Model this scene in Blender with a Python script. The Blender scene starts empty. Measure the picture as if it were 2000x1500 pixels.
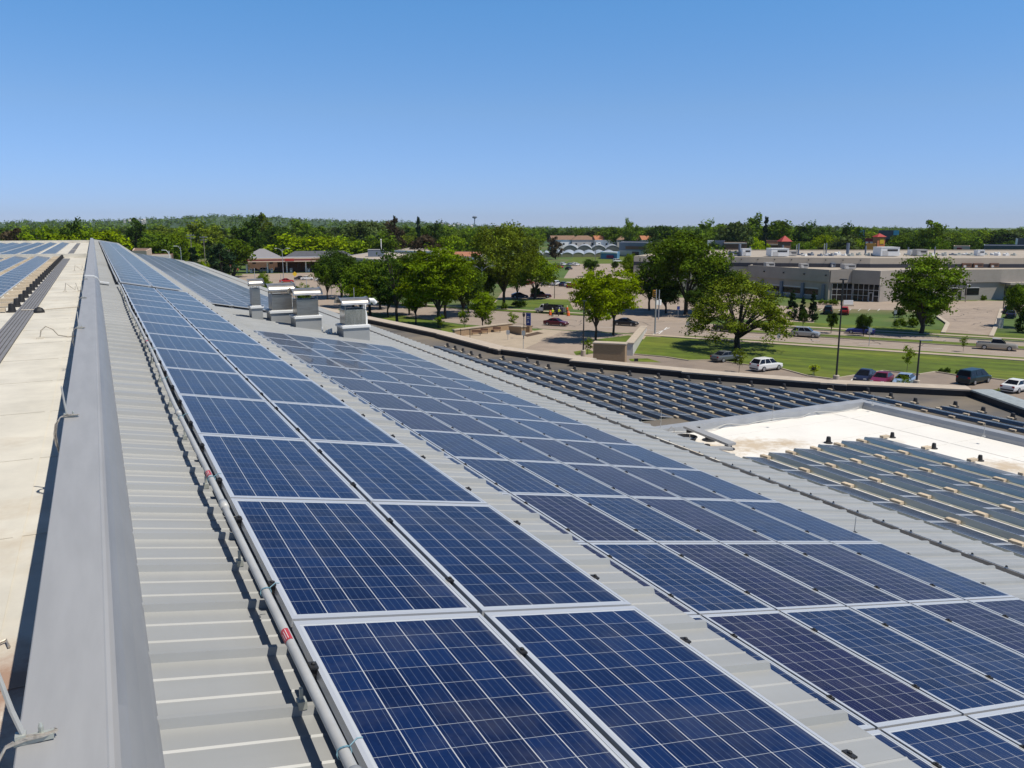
import bpy, math, random
import numpy as np
from mathutils import Vector, Matrix
random.seed(7)
C = bpy.context
SC = C.scene
R = math.radians
# ---------------------------------------------------------------- camera, sky, sun, exposure
EYE = 18.5
YAW, PITCH, FPX = R(26.72), R(10.91), 1600.0
cd = bpy.data.cameras.new("camera")
cam = bpy.data.objects.new("camera", cd)
SC.collection.objects.link(cam)
cam.location = (0, 0, EYE)
cam.rotation_euler = (R(90) - PITCH, 0, -YAW)
cd.sensor_width = 36.0
cd.lens = 36.0 * FPX / 2000.0
cd.clip_start, cd.clip_end = 0.1, 30000.0
SC.camera = cam
SUN_EL, SUN_AZ = R(62), math.atan2(-0.78, 0.62)      # azimuth measured from +X towards +Y
w = bpy.data.worlds.new("World")
SC.world = w
w.use_nodes = True
wn = w.node_tree
sky = wn.nodes.new("ShaderNodeTexSky")
sky.sky_type = 'NISHITA'
sky.sun_disc = False
sky.sun_elevation = SUN_EL
sky.sun_rotation = R(90) - SUN_AZ
sky.altitude = 0
sky.air_density = 1.0
sky.dust_density = 0.0
sky.ozone_density = 4.0
bg = wn.nodes["Background"]
bg.inputs[1].default_value = 0.10
tcw = wn.nodes.new("ShaderNodeTexCoord"); sxyz = wn.nodes.new("ShaderNodeSeparateXYZ")
rampw = wn.nodes.new("ShaderNodeValToRGB"); mulw = wn.nodes.new("ShaderNodeMix"); mulw.data_type = 'RGBA'; mulw.blend_type = 'MULTIPLY'; mulw.inputs[0].default_value = 1.0
wn.links.new(tcw.outputs["Generated"], sxyz.inputs[0]); wn.links.new(sxyz.outputs[2], rampw.inputs[0])
cr_ = rampw.color_ramp                     # the air's blue by height above the horizon
cr_.elements[0].position, cr_.elements[0].color = 0.0, (0.56, 0.73, 1.34, 1)
cr_.elements[1].position, cr_.elements[1].color = 0.70, (0.20, 0.29, 0.38, 1)
for q_, c_ in ((0.03, (0.57, 0.75, 1.33)), (0.13, (0.73, 0.91, 1.21)), (0.24, (0.66, 1.06, 1.36)), (0.40, (0.50, 0.82, 1.08))):
    cr_.elements.new(q_).color = (*c_, 1)
wn.links.new(sky.outputs[0], mulw.inputs[6]); wn.links.new(rampw.outputs[0], mulw.inputs[7]); wn.links.new(mulw.outputs[2], bg.inputs[0])
sl = bpy.data.lights.new("sun", 'SUN')
sl.energy, sl.angle, sl.color = 4.7, R(0.53), (1.0, 0.945, 0.85)
sun = bpy.data.objects.new("sun", sl)
SC.collection.objects.link(sun)
sdir = Vector((math.cos(SUN_EL) * math.cos(SUN_AZ), math.cos(SUN_EL) * math.sin(SUN_AZ), math.sin(SUN_EL)))
sun.rotation_euler = sdir.to_track_quat('Z', 'Y').to_euler()
sun.location = (40, -20, 120)
SC.view_settings.view_transform = 'Standard'
SC.view_settings.look = 'None'
SC.view_settings.exposure = 0.0
SC.view_settings.gamma = 1.0
SC.cycles.max_bounces = 6
SC.cycles.diffuse_bounces = 3
SC.cycles.glossy_bounces = 3
SC.cycles.transmission_bounces = 4
SC.cycles.volume_bounces = 0
SC.cycles.caustics_reflective = False
SC.cycles.caustics_refractive = False
SC.cycles.sample_clamp_indirect = 4.0
SC.cycles.use_denoising = True

# ---------------------------------------------------------------- survey helper: a sighting of the photo turned into a point at a known height
_f = np.array([math.sin(YAW) * math.cos(PITCH), math.cos(YAW) * math.cos(PITCH), -math.sin(PITCH)])
_r = np.array([math.cos(YAW), -math.sin(YAW), 0.0])
_u = np.cross(_r, _f)
def ray(px, py):
    return (px - 1000) / FPX * _r - (py - 750) / FPX * _u + _f
def G(px, py, z=0.0):                      # point of height z
    d = ray(px, py)
    t = (z - EYE) / d[2]
    return (d[0] * t, d[1] * t, z)
def GD(px, py, dist):                      # point at a horizontal distance
    d = ray(px, py)
    t = dist / math.hypot(d[0], d[1])
    return (d[0] * t, d[1] * t, EYE + d[2] * t)
def px_per_m(p):
    return FPX / max(1e-6, p[0] * _f[0] + p[1] * _f[1] + (p[2] - EYE) * _f[2])
# ---------------------------------------------------------------- mesh builder
class MB:
    def __init__(s): s.v, s.f, s.m, s.uv = [], [], [], []
    def face(s, pts, m=0, uv=None):
        n = len(s.v)
        s.v += [tuple(p) for p in pts]
        s.f.append(tuple(range(n, n + len(pts)))); s.m.append(m)
        s.uv.append(uv if uv else [(p[0], p[1]) for p in pts])
        return s
    def idx(s, vs, fs, m=0):
        n = len(s.v)
        s.v += [tuple(p) for p in vs]
        for f in fs:
            s.f.append(tuple(i + n for i in f)); s.m.append(m)
            s.uv.append([(vs[i][0], vs[i][1]) for i in f])
        return s
    def box(s, c, d, m=0, rz=0.0, ry=0.0, mat=None):
        x, y, z = d[0] / 2, d[1] / 2, d[2] / 2
        vs = [Vector((a * x, b * y, e * z)) for e in (-1, 1) for b in (-1, 1) for a in (-1, 1)]
        M4 = Matrix.Translation(c) @ Matrix.Rotation(rz, 4, 'Z') @ Matrix.Rotation(ry, 4, 'Y')
        if mat is not None: M4 = mat @ M4
        vs = [M4 @ p for p in vs]
        return s.idx(vs, [(0, 2, 3, 1), (4, 5, 7, 6), (0, 1, 5, 4), (2, 6, 7, 3), (0, 4, 6, 2), (1, 3, 7, 5)], m)
    def box2(s, a, b, m=0):
        return s.box([(a[i] + b[i]) / 2 for i in range(3)], [abs(b[i] - a[i]) for i in range(3)], m)
    def prism(s, poly, z0, z1, m=0, cap0=True, cap1=True):
        A = sum(poly[i][0] * poly[(i + 1) % len(poly)][1] - poly[(i + 1) % len(poly)][0] * poly[i][1] for i in range(len(poly)))
        if A < 0: poly = poly[::-1]
        n = len(poly)
        za = z0 if callable(z0) else (lambda p: z0)
        zb = z1 if callable(z1) else (lambda p: z1)
        vs = [(p[0], p[1], za(p)) for p in poly] + [(p[0], p[1], zb(p)) for p in poly]
        fs = [(i, (i + 1) % n, n + (i + 1) % n, n + i) for i in range(n)]
        if cap1: fs.append(tuple(range(n, 2 * n)))
        if cap0: fs.append(tuple(range(n - 1, -1, -1)))
        return s.idx(vs, fs, m)
    def extrude(s, prof, p0, p1, m=0, closed=True):       # prof: list of 3D offsets, swept from p0 to p1
        n = len(prof)
        vs = [Vector(p0) + Vector(q) for q in prof] + [Vector(p1) + Vector(q) for q in prof]
        rng = range(n) if closed else range(n - 1)
        fs = [(i, (i + 1) % n, n + (i + 1) % n, n + i) for i in rng]
        if closed: fs += [tuple(range(n - 1, -1, -1)), tuple(range(n, 2 * n))]
        return s.idx(vs, fs, m)
    def tube(s, pts, rad, n=8, m=0, caps=True):
        pts = [Vector(p) for p in pts]
        rad = rad if isinstance(rad, (list, tuple)) else [rad] * len(pts)
        vs = []
        up = Vector((0.13, 0.31, 0.94))
        for i, p in enumerate(pts):
            t = (pts[min(i + 1, len(pts) - 1)] - pts[max(i - 1, 0)])
            t = t.normalized() if t.length > 1e-9 else Vector((0, 0, 1))
            a = t.cross(up)
            if a.length < 1e-3: a = t.cross(Vector((1, 0, 0)))
            a.normalize(); b = t.cross(a)
            for k in range(n):
                q = 2 * math.pi * k / n
                vs.append(p + (a * math.cos(q) + b * math.sin(q)) * rad[i])
        fs = []
        for i in range(len(pts) - 1):
            for k in range(n):
                fs.append((i * n + k, i * n + (k + 1) % n, (i + 1) * n + (k + 1) % n, (i + 1) * n + k))
        if caps:
            fs.append(tuple(range(n - 1, -1, -1))); fs.append(tuple((len(pts) - 1) * n + k for k in range(n)))
        return s.idx(vs, fs, m)
    def lathe(s, c, prof, n=16, m=0, axis='Z'):
        vs = []
        for r_, z in prof:
            for k in range(n):
                q = 2 * math.pi * k / n
                p = (r_ * math.cos(q), r_ * math.sin(q), z)
                if axis == 'Y': p = (p[0], p[2], p[1])
                if axis == 'X': p = (p[2], p[0], p[1])
                vs.append((c[0] + p[0], c[1] + p[1], c[2] + p[2]))
        fs = []
        for i in range(len(prof) - 1):
            for k in range(n):
                fs.append((i * n + k, i * n + (k + 1) % n, (i + 1) * n + (k + 1) % n, (i + 1) * n + k))
        fs.append(tuple(range(n - 1, -1, -1))); fs.append(tuple((len(prof) - 1) * n + k for k in range(n)))
        return s.idx(vs, fs, m)
    def mesh(s, name, mats, smooth=False):
        me = bpy.data.meshes.new(name)
        me.from_pydata(s.v, [], s.f)
        for m in (mats if isinstance(mats, (list, tuple)) else [mats]): me.materials.append(m)
        me.polygons.foreach_set("material_index", s.m)
        ul = me.uv_layers.new(name="UVMap")
        flat = [c for f in s.uv for p in f for c in p]
        ul.data.foreach_set("uv", flat)
        if smooth: me.polygons.foreach_set("use_smooth", [True] * len(s.f))
        me.update()
        return me
    def build(s, name, mats, parent=None, smooth=False):
        return link(name, s.mesh(name, mats, smooth), parent)
def link(name, data, parent=None, loc=None, rot=None):
    o = bpy.data.objects.new(name, data)
    SC.collection.objects.link(o)
    if parent is not None: o.parent = parent
    if loc is not None: o.location = loc
    if rot is not None: o.rotation_euler = rot
    return o
def tag(o, label=None, cat=None, group=None, kind=None):
    if label: o['label'] = label
    if cat: o['category'] = cat
    if group: o['group'] = group
    if kind: o['kind'] = kind
    return o
def thing(name, label, cat, loc=(0, 0, 0), rz=0.0, group=None):
    o = link(name, None, None, loc, (0, 0, rz))
    o.empty_display_size = 0.3
    return tag(o, label, cat, group)
def struct(name, mb, mats, smooth=False):
    return tag(mb.build(name, mats, None, smooth), kind='structure')
KIDS = {}
def copy_tree(o, parent=None, mats=None):
    c = o.copy()
    SC.collection.objects.link(c)
    if parent is not None:
        c.parent = parent
    if mats and c.data:
        for i, s in enumerate(c.material_slots):
            if s.material and s.material.name in mats:
                s.link = 'OBJECT'; s.material = mats[s.material.name]
    for ch in o.children: copy_tree(ch, c, mats)
    return c
ONES = ("first second third fourth fifth sixth seventh eighth ninth tenth eleventh twelfth thirteenth fourteenth fifteenth sixteenth "
        "seventeenth eighteenth nineteenth").split()
TENS = {20: ("twentieth", "twenty"), 30: ("thirtieth", "thirty"), 40: ("fortieth", "forty"), 50: ("fiftieth", "fifty"), 60: ("sixtieth", "sixty")}
def nth(n):
    if n < 20: return ONES[n - 1]
    t = n // 10 * 10
    return TENS[t][0] if n == t else TENS[t][1] + "-" + ONES[n - t - 1]
# ---------------------------------------------------------------- materials
def mat(name, col, rough=0.6, metal=0.0, spec=0.5, var=0.0, scale=5.0, detail=4.0, bump=0.0, col2=None, streak=None, coords='Object', objvar=0.0, coat=0.0, thr=(0.35, 0.65)):
    m = bpy.data.materials.new(name); m.use_nodes = True
    nt = m.node_tree; N, L = nt.nodes, nt.links
    b = N["Principled BSDF"]
    b.inputs["Base Color"].default_value = (*col, 1)
    b.inputs["Roughness"].default_value = rough
    b.inputs["Metallic"].default_value = metal
    b.inputs["Specular IOR Level"].default_value = spec
    if coat: b.inputs["Coat Weight"].default_value = coat; b.inputs["Coat Roughness"].default_value = 0.05
    out = None
    if var or col2 or bump:
        tc = N.new("ShaderNodeTexCoord")
        src = tc.outputs[coords]
        if streak:
            mp = N.new("ShaderNodeMapping"); mp.inputs["Scale"].default_value = streak
            L.new(src, mp.inputs[0]); src = mp.outputs[0]
        nz = N.new("ShaderNodeTexNoise"); nz.inputs["Scale"].default_value = scale; nz.inputs["Detail"].default_value = detail
        nz.inputs["Roughness"].default_value = 0.62
        L.new(src, nz.inputs["Vector"])
        if var or col2:
            c2 = col2 if col2 else tuple(min(1, c * (1 - var)) for c in col)
            mr = N.new("ShaderNodeMapRange"); mr.inputs[1].default_value, mr.inputs[2].default_value = thr
            mx = N.new("ShaderNodeMix"); mx.data_type = 'RGBA'
            mx.inputs[6].default_value = (*col, 1); mx.inputs[7].default_value = (*c2, 1)
            L.new(nz.outputs["Fac"], mr.inputs[0]); L.new(mr.outputs[0], mx.inputs[0])
            out = mx.outputs[2]
        if bump:
            bp = N.new("ShaderNodeBump"); bp.inputs["Strength"].default_value = bump; bp.inputs["Distance"].default_value = 0.02
            L.new(nz.outputs["Fac"], bp.inputs["Height"]); L.new(bp.outputs[0], b.inputs["Normal"])
    if objvar:
        oi = N.new("ShaderNodeObjectInfo")
        hv = N.new("ShaderNodeHueSaturation")
        ma = N.new("ShaderNodeMapRange"); ma.inputs[3].default_value = 1 - objvar; ma.inputs[4].default_value = 1 + objvar
        L.new(oi.outputs["Random"], ma.inputs[0]); L.new(ma.outputs[0], hv.inputs["Value"])
        if out is None: hv.inputs["Color"].default_value = (*col, 1)
        else: L.new(out, hv.inputs["Color"])
        out = hv.outputs[0]
    if out is not None: L.new(out, b.inputs["Base Color"])
    return m
def two_scale(m, col3, scale, thr=(0.5, 0.7), streak=None, amount=1.0):        # second, larger stain pattern over a mat()
    nt = m.node_tree; N, L = nt.nodes, nt.links
    b = N["Principled BSDF"]
    tc = N.new("ShaderNodeTexCoord"); src = tc.outputs["Object"]
    if streak:
        mp = N.new("ShaderNodeMapping"); mp.inputs["Scale"].default_value = streak; L.new(src, mp.inputs[0]); src = mp.outputs[0]
    nz = N.new("ShaderNodeTexNoise"); nz.inputs["Scale"].default_value = scale; nz.inputs["Detail"].default_value = 6; nz.inputs["Roughness"].default_value = 0.65
    L.new(src, nz.inputs["Vector"])
    mr = N.new("ShaderNodeMapRange"); mr.inputs[1].default_value, mr.inputs[2].default_value = thr; mr.inputs[4].default_value = amount
    L.new(nz.outputs["Fac"], mr.inputs[0])
    mx = N.new("ShaderNodeMix"); mx.data_type = 'RGBA'; mx.inputs[7].default_value = (*col3, 1)
    old = b.inputs["Base Color"].links
    if old: L.new(old[0].from_socket, mx.inputs[6])
    else: mx.inputs[6].default_value = b.inputs["Base Color"].default_value
    L.new(mr.outputs[0], mx.inputs[0]); L.new(mx.outputs[2], b.inputs["Base Color"])
    return m
M = {}
M['roof'] = mat('painted_roof_metal', (0.375, 0.38, 0.37), 0.45, 0.12, var=0.10, scale=1.3, streak=(0.25, 2.0, 1.0))
two_scale(M['roof'], (0.27, 0.27, 0.255), 0.5, (0.5, 0.78), (1.0, 0.25, 1.0), 0.7)
M['cap'] = mat('ridge_cap_metal', (0.36, 0.36, 0.36), 0.50, 0.1, var=0.10, scale=2.2, streak=(4.0, 0.5, 1.0))
M['galv'] = mat('galvanised_steel', (0.50, 0.52, 0.47), 0.42, 0.3, var=0.25, scale=3.0)
M['steel'] = mat('stainless_steel', (0.42, 0.39, 0.35), 0.30, 0.9, var=0.2, scale=2.0, streak=(1, 1, 4))
M['bright_steel'] = mat('polished_steel', (0.55, 0.53, 0.50), 0.22, 0.95, var=0.3, scale=2.5, streak=(3, 1, 0.6))
M['alu'] = mat('aluminium_frame', (0.62, 0.63, 0.64), 0.38, 0.4)
M['black'] = mat('black_rubber', (0.02, 0.02, 0.022), 0.6)
M['cream'] = two_scale(mat('cream_membrane', (0.66, 0.625, 0.54), 0.8, var=0.2, scale=1.2, detail=8, bump=0.25), (0.42, 0.33, 0.22), 0.5, (0.56, 0.8))
M['white'] = two_scale(mat('white_membrane', (0.80, 0.77, 0.71), 0.75, var=0.07, scale=0.6, detail=8, bump=0.2), (0.58, 0.50, 0.40), 0.28, (0.58, 0.78))
M['dark'] = two_scale(mat('dark_membrane', (0.115, 0.105, 0.095), 0.8, var=0.25, scale=0.6, detail=8), (0.20, 0.165, 0.12), 0.12, (0.46, 0.66), (0.35, 1.0, 1.0))
M['wall'] = mat('building_wall', (0.42, 0.40, 0.37), 0.8, var=0.1, scale=0.5)
M['coping'] = mat('stone_coping', (0.50, 0.42, 0.33), 0.8, var=0.15, scale=1.5)
M['conduit'] = mat('grey_conduit', (0.50, 0.50, 0.48), 0.5, 0.1, var=0.15, scale=6)
M['block'] = mat('tan_concrete_block', (0.58, 0.48, 0.35), 0.9, var=0.15, scale=9, objvar=0.12)
M['red'] = mat('red_sticker', (0.45, 0.05, 0.06), 0.5)
M['whitepaint'] = mat('white_paint', (0.78, 0.78, 0.76), 0.5)
M['walk'] = mat('grey_walkway_rubber', (0.21, 0.21, 0.22), 0.75, var=0.15, scale=3)
M['cable'] = mat('braided_cable', (0.52, 0.47, 0.40), 0.5, 0.4, var=0.4, scale=60)
def spot_stain(m, col, spots):              # rust stains round given places
    nt = m.node_tree; N, L = nt.nodes, nt.links; b = N["Principled BSDF"]
    tc = N.new("ShaderNodeTexCoord"); nz = N.new("ShaderNodeTexNoise"); nz.inputs["Scale"].default_value = 3.2; nz.inputs["Detail"].default_value = 9; nz.inputs["Roughness"].default_value = 0.7; L.new(tc.outputs["Object"], nz.inputs["Vector"])
    for p, r_ in spots:
        ds = N.new("ShaderNodeVectorMath"); ds.operation = 'DISTANCE'; ds.inputs[1].default_value = p; L.new(tc.outputs["Object"], ds.inputs[0])
        mr = N.new("ShaderNodeMapRange"); mr.inputs[1].default_value = 0; mr.inputs[2].default_value = r_; mr.inputs[3].default_value = 0.55; mr.inputs[4].default_value = -0.25; mr.clamp = False; L.new(ds.outputs["Value"], mr.inputs[0])
        ad = N.new("ShaderNodeMath"); ad.operation = 'ADD'; L.new(mr.outputs[0], ad.inputs[0]); L.new(nz.outputs["Fac"], ad.inputs[1])
        m2 = N.new("ShaderNodeMapRange"); m2.inputs[1].default_value = 0.55; m2.inputs[2].default_value = 0.95; m2.inputs[4].default_value = 0.75; L.new(ad.outputs[0], m2.inputs[0])
        mx = N.new("ShaderNodeMix"); mx.data_type = 'RGBA'; mx.inputs[7].default_value = (*col, 1); L.new(b.inputs["Base Color"].links[0].from_socket, mx.inputs[6]); L.new(m2.outputs[0], mx.inputs[0]); L.new(mx.outputs[2], b.inputs["Base Color"])
spot_stain(M['cream'], (0.26, 0.11, 0.05), (((-0.62, 4.5, EYE - 2.27), 0.9), ((-0.75, 3.9, EYE - 2.27), 0.7)))
spot_stain(M['white'], (0.46, 0.34, 0.20), (((18.4, 21.5, EYE - 7.6), 2.4), ((20.2, 21.2, EYE - 7.6), 2.0), ((25.6, 15.5, EYE - 7.6), 1.6), ((21.5, 20.8, EYE - 7.6), 1.3)))
def cell_mat(name, nu, nv, base, alt):
    """Polycrystalline cells: nu x nv blue squares with fine pale gaps and busbars, drawn from the UV map (0..1 over the laminate)."""
    m = bpy.data.materials.new(name); m.use_nodes = True
    nt = m.node_tree; N, L = nt.nodes, nt.links
    b = N["Principled BSDF"]
    uv = N.new("ShaderNodeUVMap"); uv.uv_map = "UVMap"
    sep = N.new("ShaderNodeSeparateXYZ"); L.new(uv.outputs[0], sep.inputs[0])
    def mth(op, a, c=None):
        n = N.new("ShaderNodeMath"); n.operation = op
        for i, q in enumerate((a, c)):
            if q is None: continue
            if isinstance(q, (int, float)): n.inputs[i].default_value = q
            else: L.new(q, n.inputs[i])
        return n.outputs[0]
    u = mth('MULTIPLY', sep.outputs[0], nu); v = mth('MULTIPLY', sep.outputs[1], nv)
    fu, fv = mth('FRACT', u), mth('FRACT', v)
    du = mth('MINIMUM', fu, mth('SUBTRACT', 1.0, fu)); dv = mth('MINIMUM', fv, mth('SUBTRACT', 1.0, fv))
    gu = mth('LESS_THAN', du, 0.016); gv = mth('LESS_THAN', dv, 0.009)
    bus = mth('FRACT', mth('ADD', mth('MULTIPLY', fu, 4.0), 0.0))
    bb = mth('LESS_THAN', mth('ABSOLUTE', mth('SUBTRACT', bus, 0.5)), 0.022)
    cid = N.new("ShaderNodeCombineXYZ")
    L.new(mth('FLOOR', u), cid.inputs[0]); L.new(mth('FLOOR', v), cid.inputs[1])
    oi = N.new("ShaderNodeObjectInfo"); L.new(oi.outputs["Random"], cid.inputs[2])
    wn_ = N.new("ShaderNodeTexWhiteNoise"); L.new(cid.outputs[0], wn_.inputs["Vector"])
    tc = N.new("ShaderNodeTexCoord")
    vor = N.new("ShaderNodeTexVoronoi"); vor.inputs["Scale"].default_value = 55; L.new(tc.outputs["Object"], vor.inputs["Vector"])
    fl = N.new("ShaderNodeSeparateColor"); L.new(vor.outputs["Color"], fl.inputs[0])
    f1 = mth('ADD', mth('MULTIPLY', wn_.outputs["Value"], 0.70), mth('MULTIPLY', fl.outputs[0], 0.25))
    f2 = mth('ADD', f1, mth('MULTIPLY', oi.outputs["Random"], 0.35))
    mx = N.new("ShaderNodeMix"); mx.data_type = 'RGBA'; mx.clamp_factor = True
    mx.inputs[6].default_value = (*base, 1); mx.inputs[7].default_value = (*alt, 1); L.new(f2, mx.inputs[0])
    m2 = N.new("ShaderNodeMix"); m2.data_type = 'RGBA'; m2.inputs[7].default_value = (0.10, 0.13, 0.20, 1)
    L.new(bb, m2.inputs[0]); L.new(mx.outputs[2], m2.inputs[6])
    m3 = N.new("ShaderNodeMix"); m3.data_type = 'RGBA'; m3.inputs[7].default_value = (0.42, 0.44, 0.47, 1)
    gg = mth('MAXIMUM', gu, mth('MULTIPLY', gv, 0.75))
    L.new(gg, m3.inputs[0]); L.new(m2.outputs[2], m3.inputs[6])
    dn = N.new("ShaderNodeTexNoise"); dn.inputs["Scale"].default_value = 2.2; dn.inputs["Detail"].default_value = 8; dn.inputs["Roughness"].default_value = 0.7
    dv_ = N.new("ShaderNodeVectorMath"); dv_.operation = 'ADD'; L.new(tc.outputs["Object"], dv_.inputs[0])
    cx_ = N.new("ShaderNodeCombineXYZ"); L.new(mth('MULTIPLY', oi.outputs["Random"], 90.0), cx_.inputs[2]); L.new(cx_.outputs[0], dv_.inputs[1]); L.new(dv_.outputs[0], dn.inputs["Vector"])
    dr = N.new("ShaderNodeMapRange"); dr.inputs[1].default_value = 0.48; dr.inputs[2].default_value = 0.80; dr.inputs[3].default_value = 0.0; dr.inputs[4].default_value = 0.14; L.new(dn.outputs["Fac"], dr.inputs[0])
    edge = mth('MULTIPLY', mth('GREATER_THAN', sep.outputs[0], 0.965), 0.10)
    m4 = N.new("ShaderNodeMix"); m4.data_type = 'RGBA'; m4.inputs[7].default_value = (0.26, 0.25, 0.235, 1); L.new(mth('MAXIMUM', dr.outputs[0], edge), m4.inputs[0]); L.new(m3.outputs[2], m4.inputs[6])
    L.new(m4.outputs[2], b.inputs["Base Color"])
    b.inputs["Roughness"].default_value = 0.5
    b.inputs["Specular IOR Level"].default_value = 0.05
    b.inputs["Coat Weight"].default_value = 0.30
    b.inputs["Sheen Weight"].default_value = 1.0; b.inputs["Sheen Roughness"].default_value = 0.22; b.inputs["Sheen Tint"].default_value = (1.0, 0.90, 0.76, 1)
    b.inputs["Coat Roughness"].default_value = 0.035
    b.inputs["Coat IOR"].default_value = 1.32
    return m
M['cell72'] = cell_mat('blue_cells_long', 6, 12, (0.003, 0.009, 0.042), (0.006, 0.021, 0.085))
M['cell72v'] = cell_mat('violet_cells_long', 6, 12, (0.005, 0.004, 0.026), (0.012, 0.010, 0.050))
M['cell60'] = cell_mat('blue_cells_short', 6, 10, (0.012, 0.015, 0.028), (0.024, 0.030, 0.050))
# ================================================================ the building the camera stands on
SL = R(10.2); TS, CS, SS = math.tan(SL), math.cos(SL), math.sin(SL)
P1 = (0.686, EYE - 1.821)                  # upslope edge of the ridge-side panel bank (X, Z of glass plane)
P2 = (4.769, EYE - 3.558)
def zp1(x): return P1[1] - (x - P1[0]) * TS
def zp2(x): return P2[1] - (x - P2[0]) * TS
def zr1(x): return zp1(x) - 0.152
def zr2(x): return zp2(x) - 0.152
ZC, ZD, ZW = EYE - 2.27, EYE - 10.3, EYE - 7.6       # cream, dark and white flat roofs
bld = thing('metal_roofed_building', 'long building with grey ribbed metal roofs carrying rows of blue solar panels', 'building')
def rib_profile(y0, y1, phase=2.57, pitch=0.535):
    pts = [(y0, 0.0)]
    k = math.ceil((y0 + 0.1 - phase) / pitch)
    while phase + k * pitch < y1 - 0.1:
        y = phase + k * pitch
        pts += [(y - 0.027, 0), (y - 0.014, 0.036), (y + 0.014, 0.036), (y + 0.025, 0)]
        for q in (0.178, 0.357):
            if y + q + 0.02 < y1: pts += [(y + q - 0.010, 0), (y + q, 0.006), (y + q + 0.010, 0)]
        k += 1
    return pts + [(y1, 0.0)]
def ribbed_roof(name, x0, x1, zf, y0, y1, m, drop=0.07):
    mb = MB(); pr = rib_profile(y0, y1); n = len(pr)
    vs = [(x, y, zf(x) + h) for x in (x0, x1) for y, h in pr] + [(x1, y, zf(x1) - drop) for y, h in pr]
    fs = [(i, n + i, n + i + 1, i + 1) for i in range(n - 1)] + [(n + i, 2 * n + i, 2 * n + i + 1, n + i + 1) for i in range(n - 1)]
    mb.idx(vs, fs)
    return mb.build(name, m, bld)
ribbed_roof('upper_roof', 0.03, 3.16, zr1, -6, 129, M['roof'])
ribbed_roof('middle_roof', 3.0, 11.30, zr2, -6, 126.5, M['roof'])
ribbed_roof('lower_roof', 11.60, 12.62, lambda x: zr2(x) + 0.0, -6, 126.5, M['roof'])
mb = MB()
mb.box2((2.95, -6, zr2(3.0) - 0.4), (3.02, 129, zr1(3.0) - 0.08)); mb.build('eave_wall', M['roof'], bld)
mb = MB()                                   # box gutter between the middle and the lower roof
g0, g1, gz = 11.305, 11.60, zr2(11.6)
mb.box2((g0, -6, gz - 0.15), (g1, 126.5, gz - 0.11)); mb.box2((g1 - 0.012, -6, gz - 0.11), (g1 - 0.001, 126.5, gz - 0.012))
mb.build('gutter', mat('gutter_metal', (0.42, 0.40, 0.37), 0.55, 0.2, var=0.2, scale=2), bld)
# edge trim along the far end of the metal roofs
mb = MB()
for x0, x1, zf, y in ((0.05, 3.16, zr1, 129.0), (3.02, 11.3, zr2, 126.5)):
    mb.extrude([(0, 0, 0.07), (0, 0.25, 0.07), (0, 0.25, -0.3), (0, 0, -0.3)], (x0, y, zf(x0)), (x1, y, zf(x1)))
mb.build('roof_edge_trim', M['roof'], bld)
# ridge cap
mb = MB()
prof = [(-0.350, EYE - 2.27), (-0.350, EYE - 1.600), (-0.345, EYE - 1.594), (-0.098, EYE - 1.612), (-0.092, EYE - 1.622), (-0.078, EYE - 1.626), (-0.060, EYE - 1.622),
        (-0.030, EYE - 1.640), (0.010, EYE - 1.690), (0.050, EYE - 1.775), (0.066, EYE - 1.845), (0.060, EYE - 1.90)]
ys = [-6, 2.9, 2.902, 9.0, 9.002, 15, 15.002, 21, 21.002, 27, 27.002, 40, 60, 80, 100, 120, 129]
n = len(prof)
vs = [(x, y, z + (0.004 if i % 2 else 0)) for i, y in enumerate(ys) for x, z in prof]
fs = [(i * n + k, (i + 1) * n + k, (i + 1) * n + k + 1, i * n + k + 1) for i in range(len(ys) - 1) for k in range(n - 1)]
mb.idx(vs, fs)
cap = mb.build('ridge_cap', M['cap'], bld)
for i, p in enumerate(cap.data.polygons): p.use_smooth = (i % (n - 1)) in (6, 7, 8, 9, 10)
# cream flat roof on the far side of the ridge, with a low cross wall and a far edge wall
mb = MB(); mb.box2((-45, -6, ZC - 0.3), (-0.352, 129, ZC))
for i in range(30): mb.box2((-44, 2.1 + i * 2.35, ZC + 0.0015), (-0.36, 2.16 + i * 2.35, ZC + 0.005))
mb.box2((-0.72, -6, ZC + 0.003), (-0.66, 68, ZC + 0.006)); mb.build('cream_roof', M['cream'], bld)
mb = MB()
mb.box2((-45, 68.2, ZC), (-0.354, 68.7, ZC + 0.30)); mb.build('cross_wall', M['cream'], bld)
mb = MB(); mb.box2((-45, 128.4, ZC), (-0.354, 129, ZC + 0.36)); mb.build('end_wall', M['cream'], bld)
mb = MB()                                   # ribbed rubber walkway
y = 5.0
for k in range(6):
    x = -2.0 + k * 0.075
    for a, b in ((5, 66.2), (69.2, 92), (94, 125)): mb.box2((x, a, ZC), (x + 0.05, b, ZC + 0.035))
for a, b in ((5, 66.2), (69.2, 92), (94, 125)): mb.box2((-2.0, a, ZC), (-1.575, b, ZC + 0.012))
mb.build('walkway_strip', M['walk'], bld)
# body below the metal roofs
mb = MB()
mb.box2((-45, -6, 0), (3.0, 128.9, ZC - 0.31)); mb.box2((3.02, -6, 0), (11.3, 126.4, zr2(11.3) - 0.5)); mb.box2((11.32, -6, 0), (12.35, 126.4, zr2(12.4) - 0.2))
mb.build('wall', M['wall'], bld)
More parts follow.
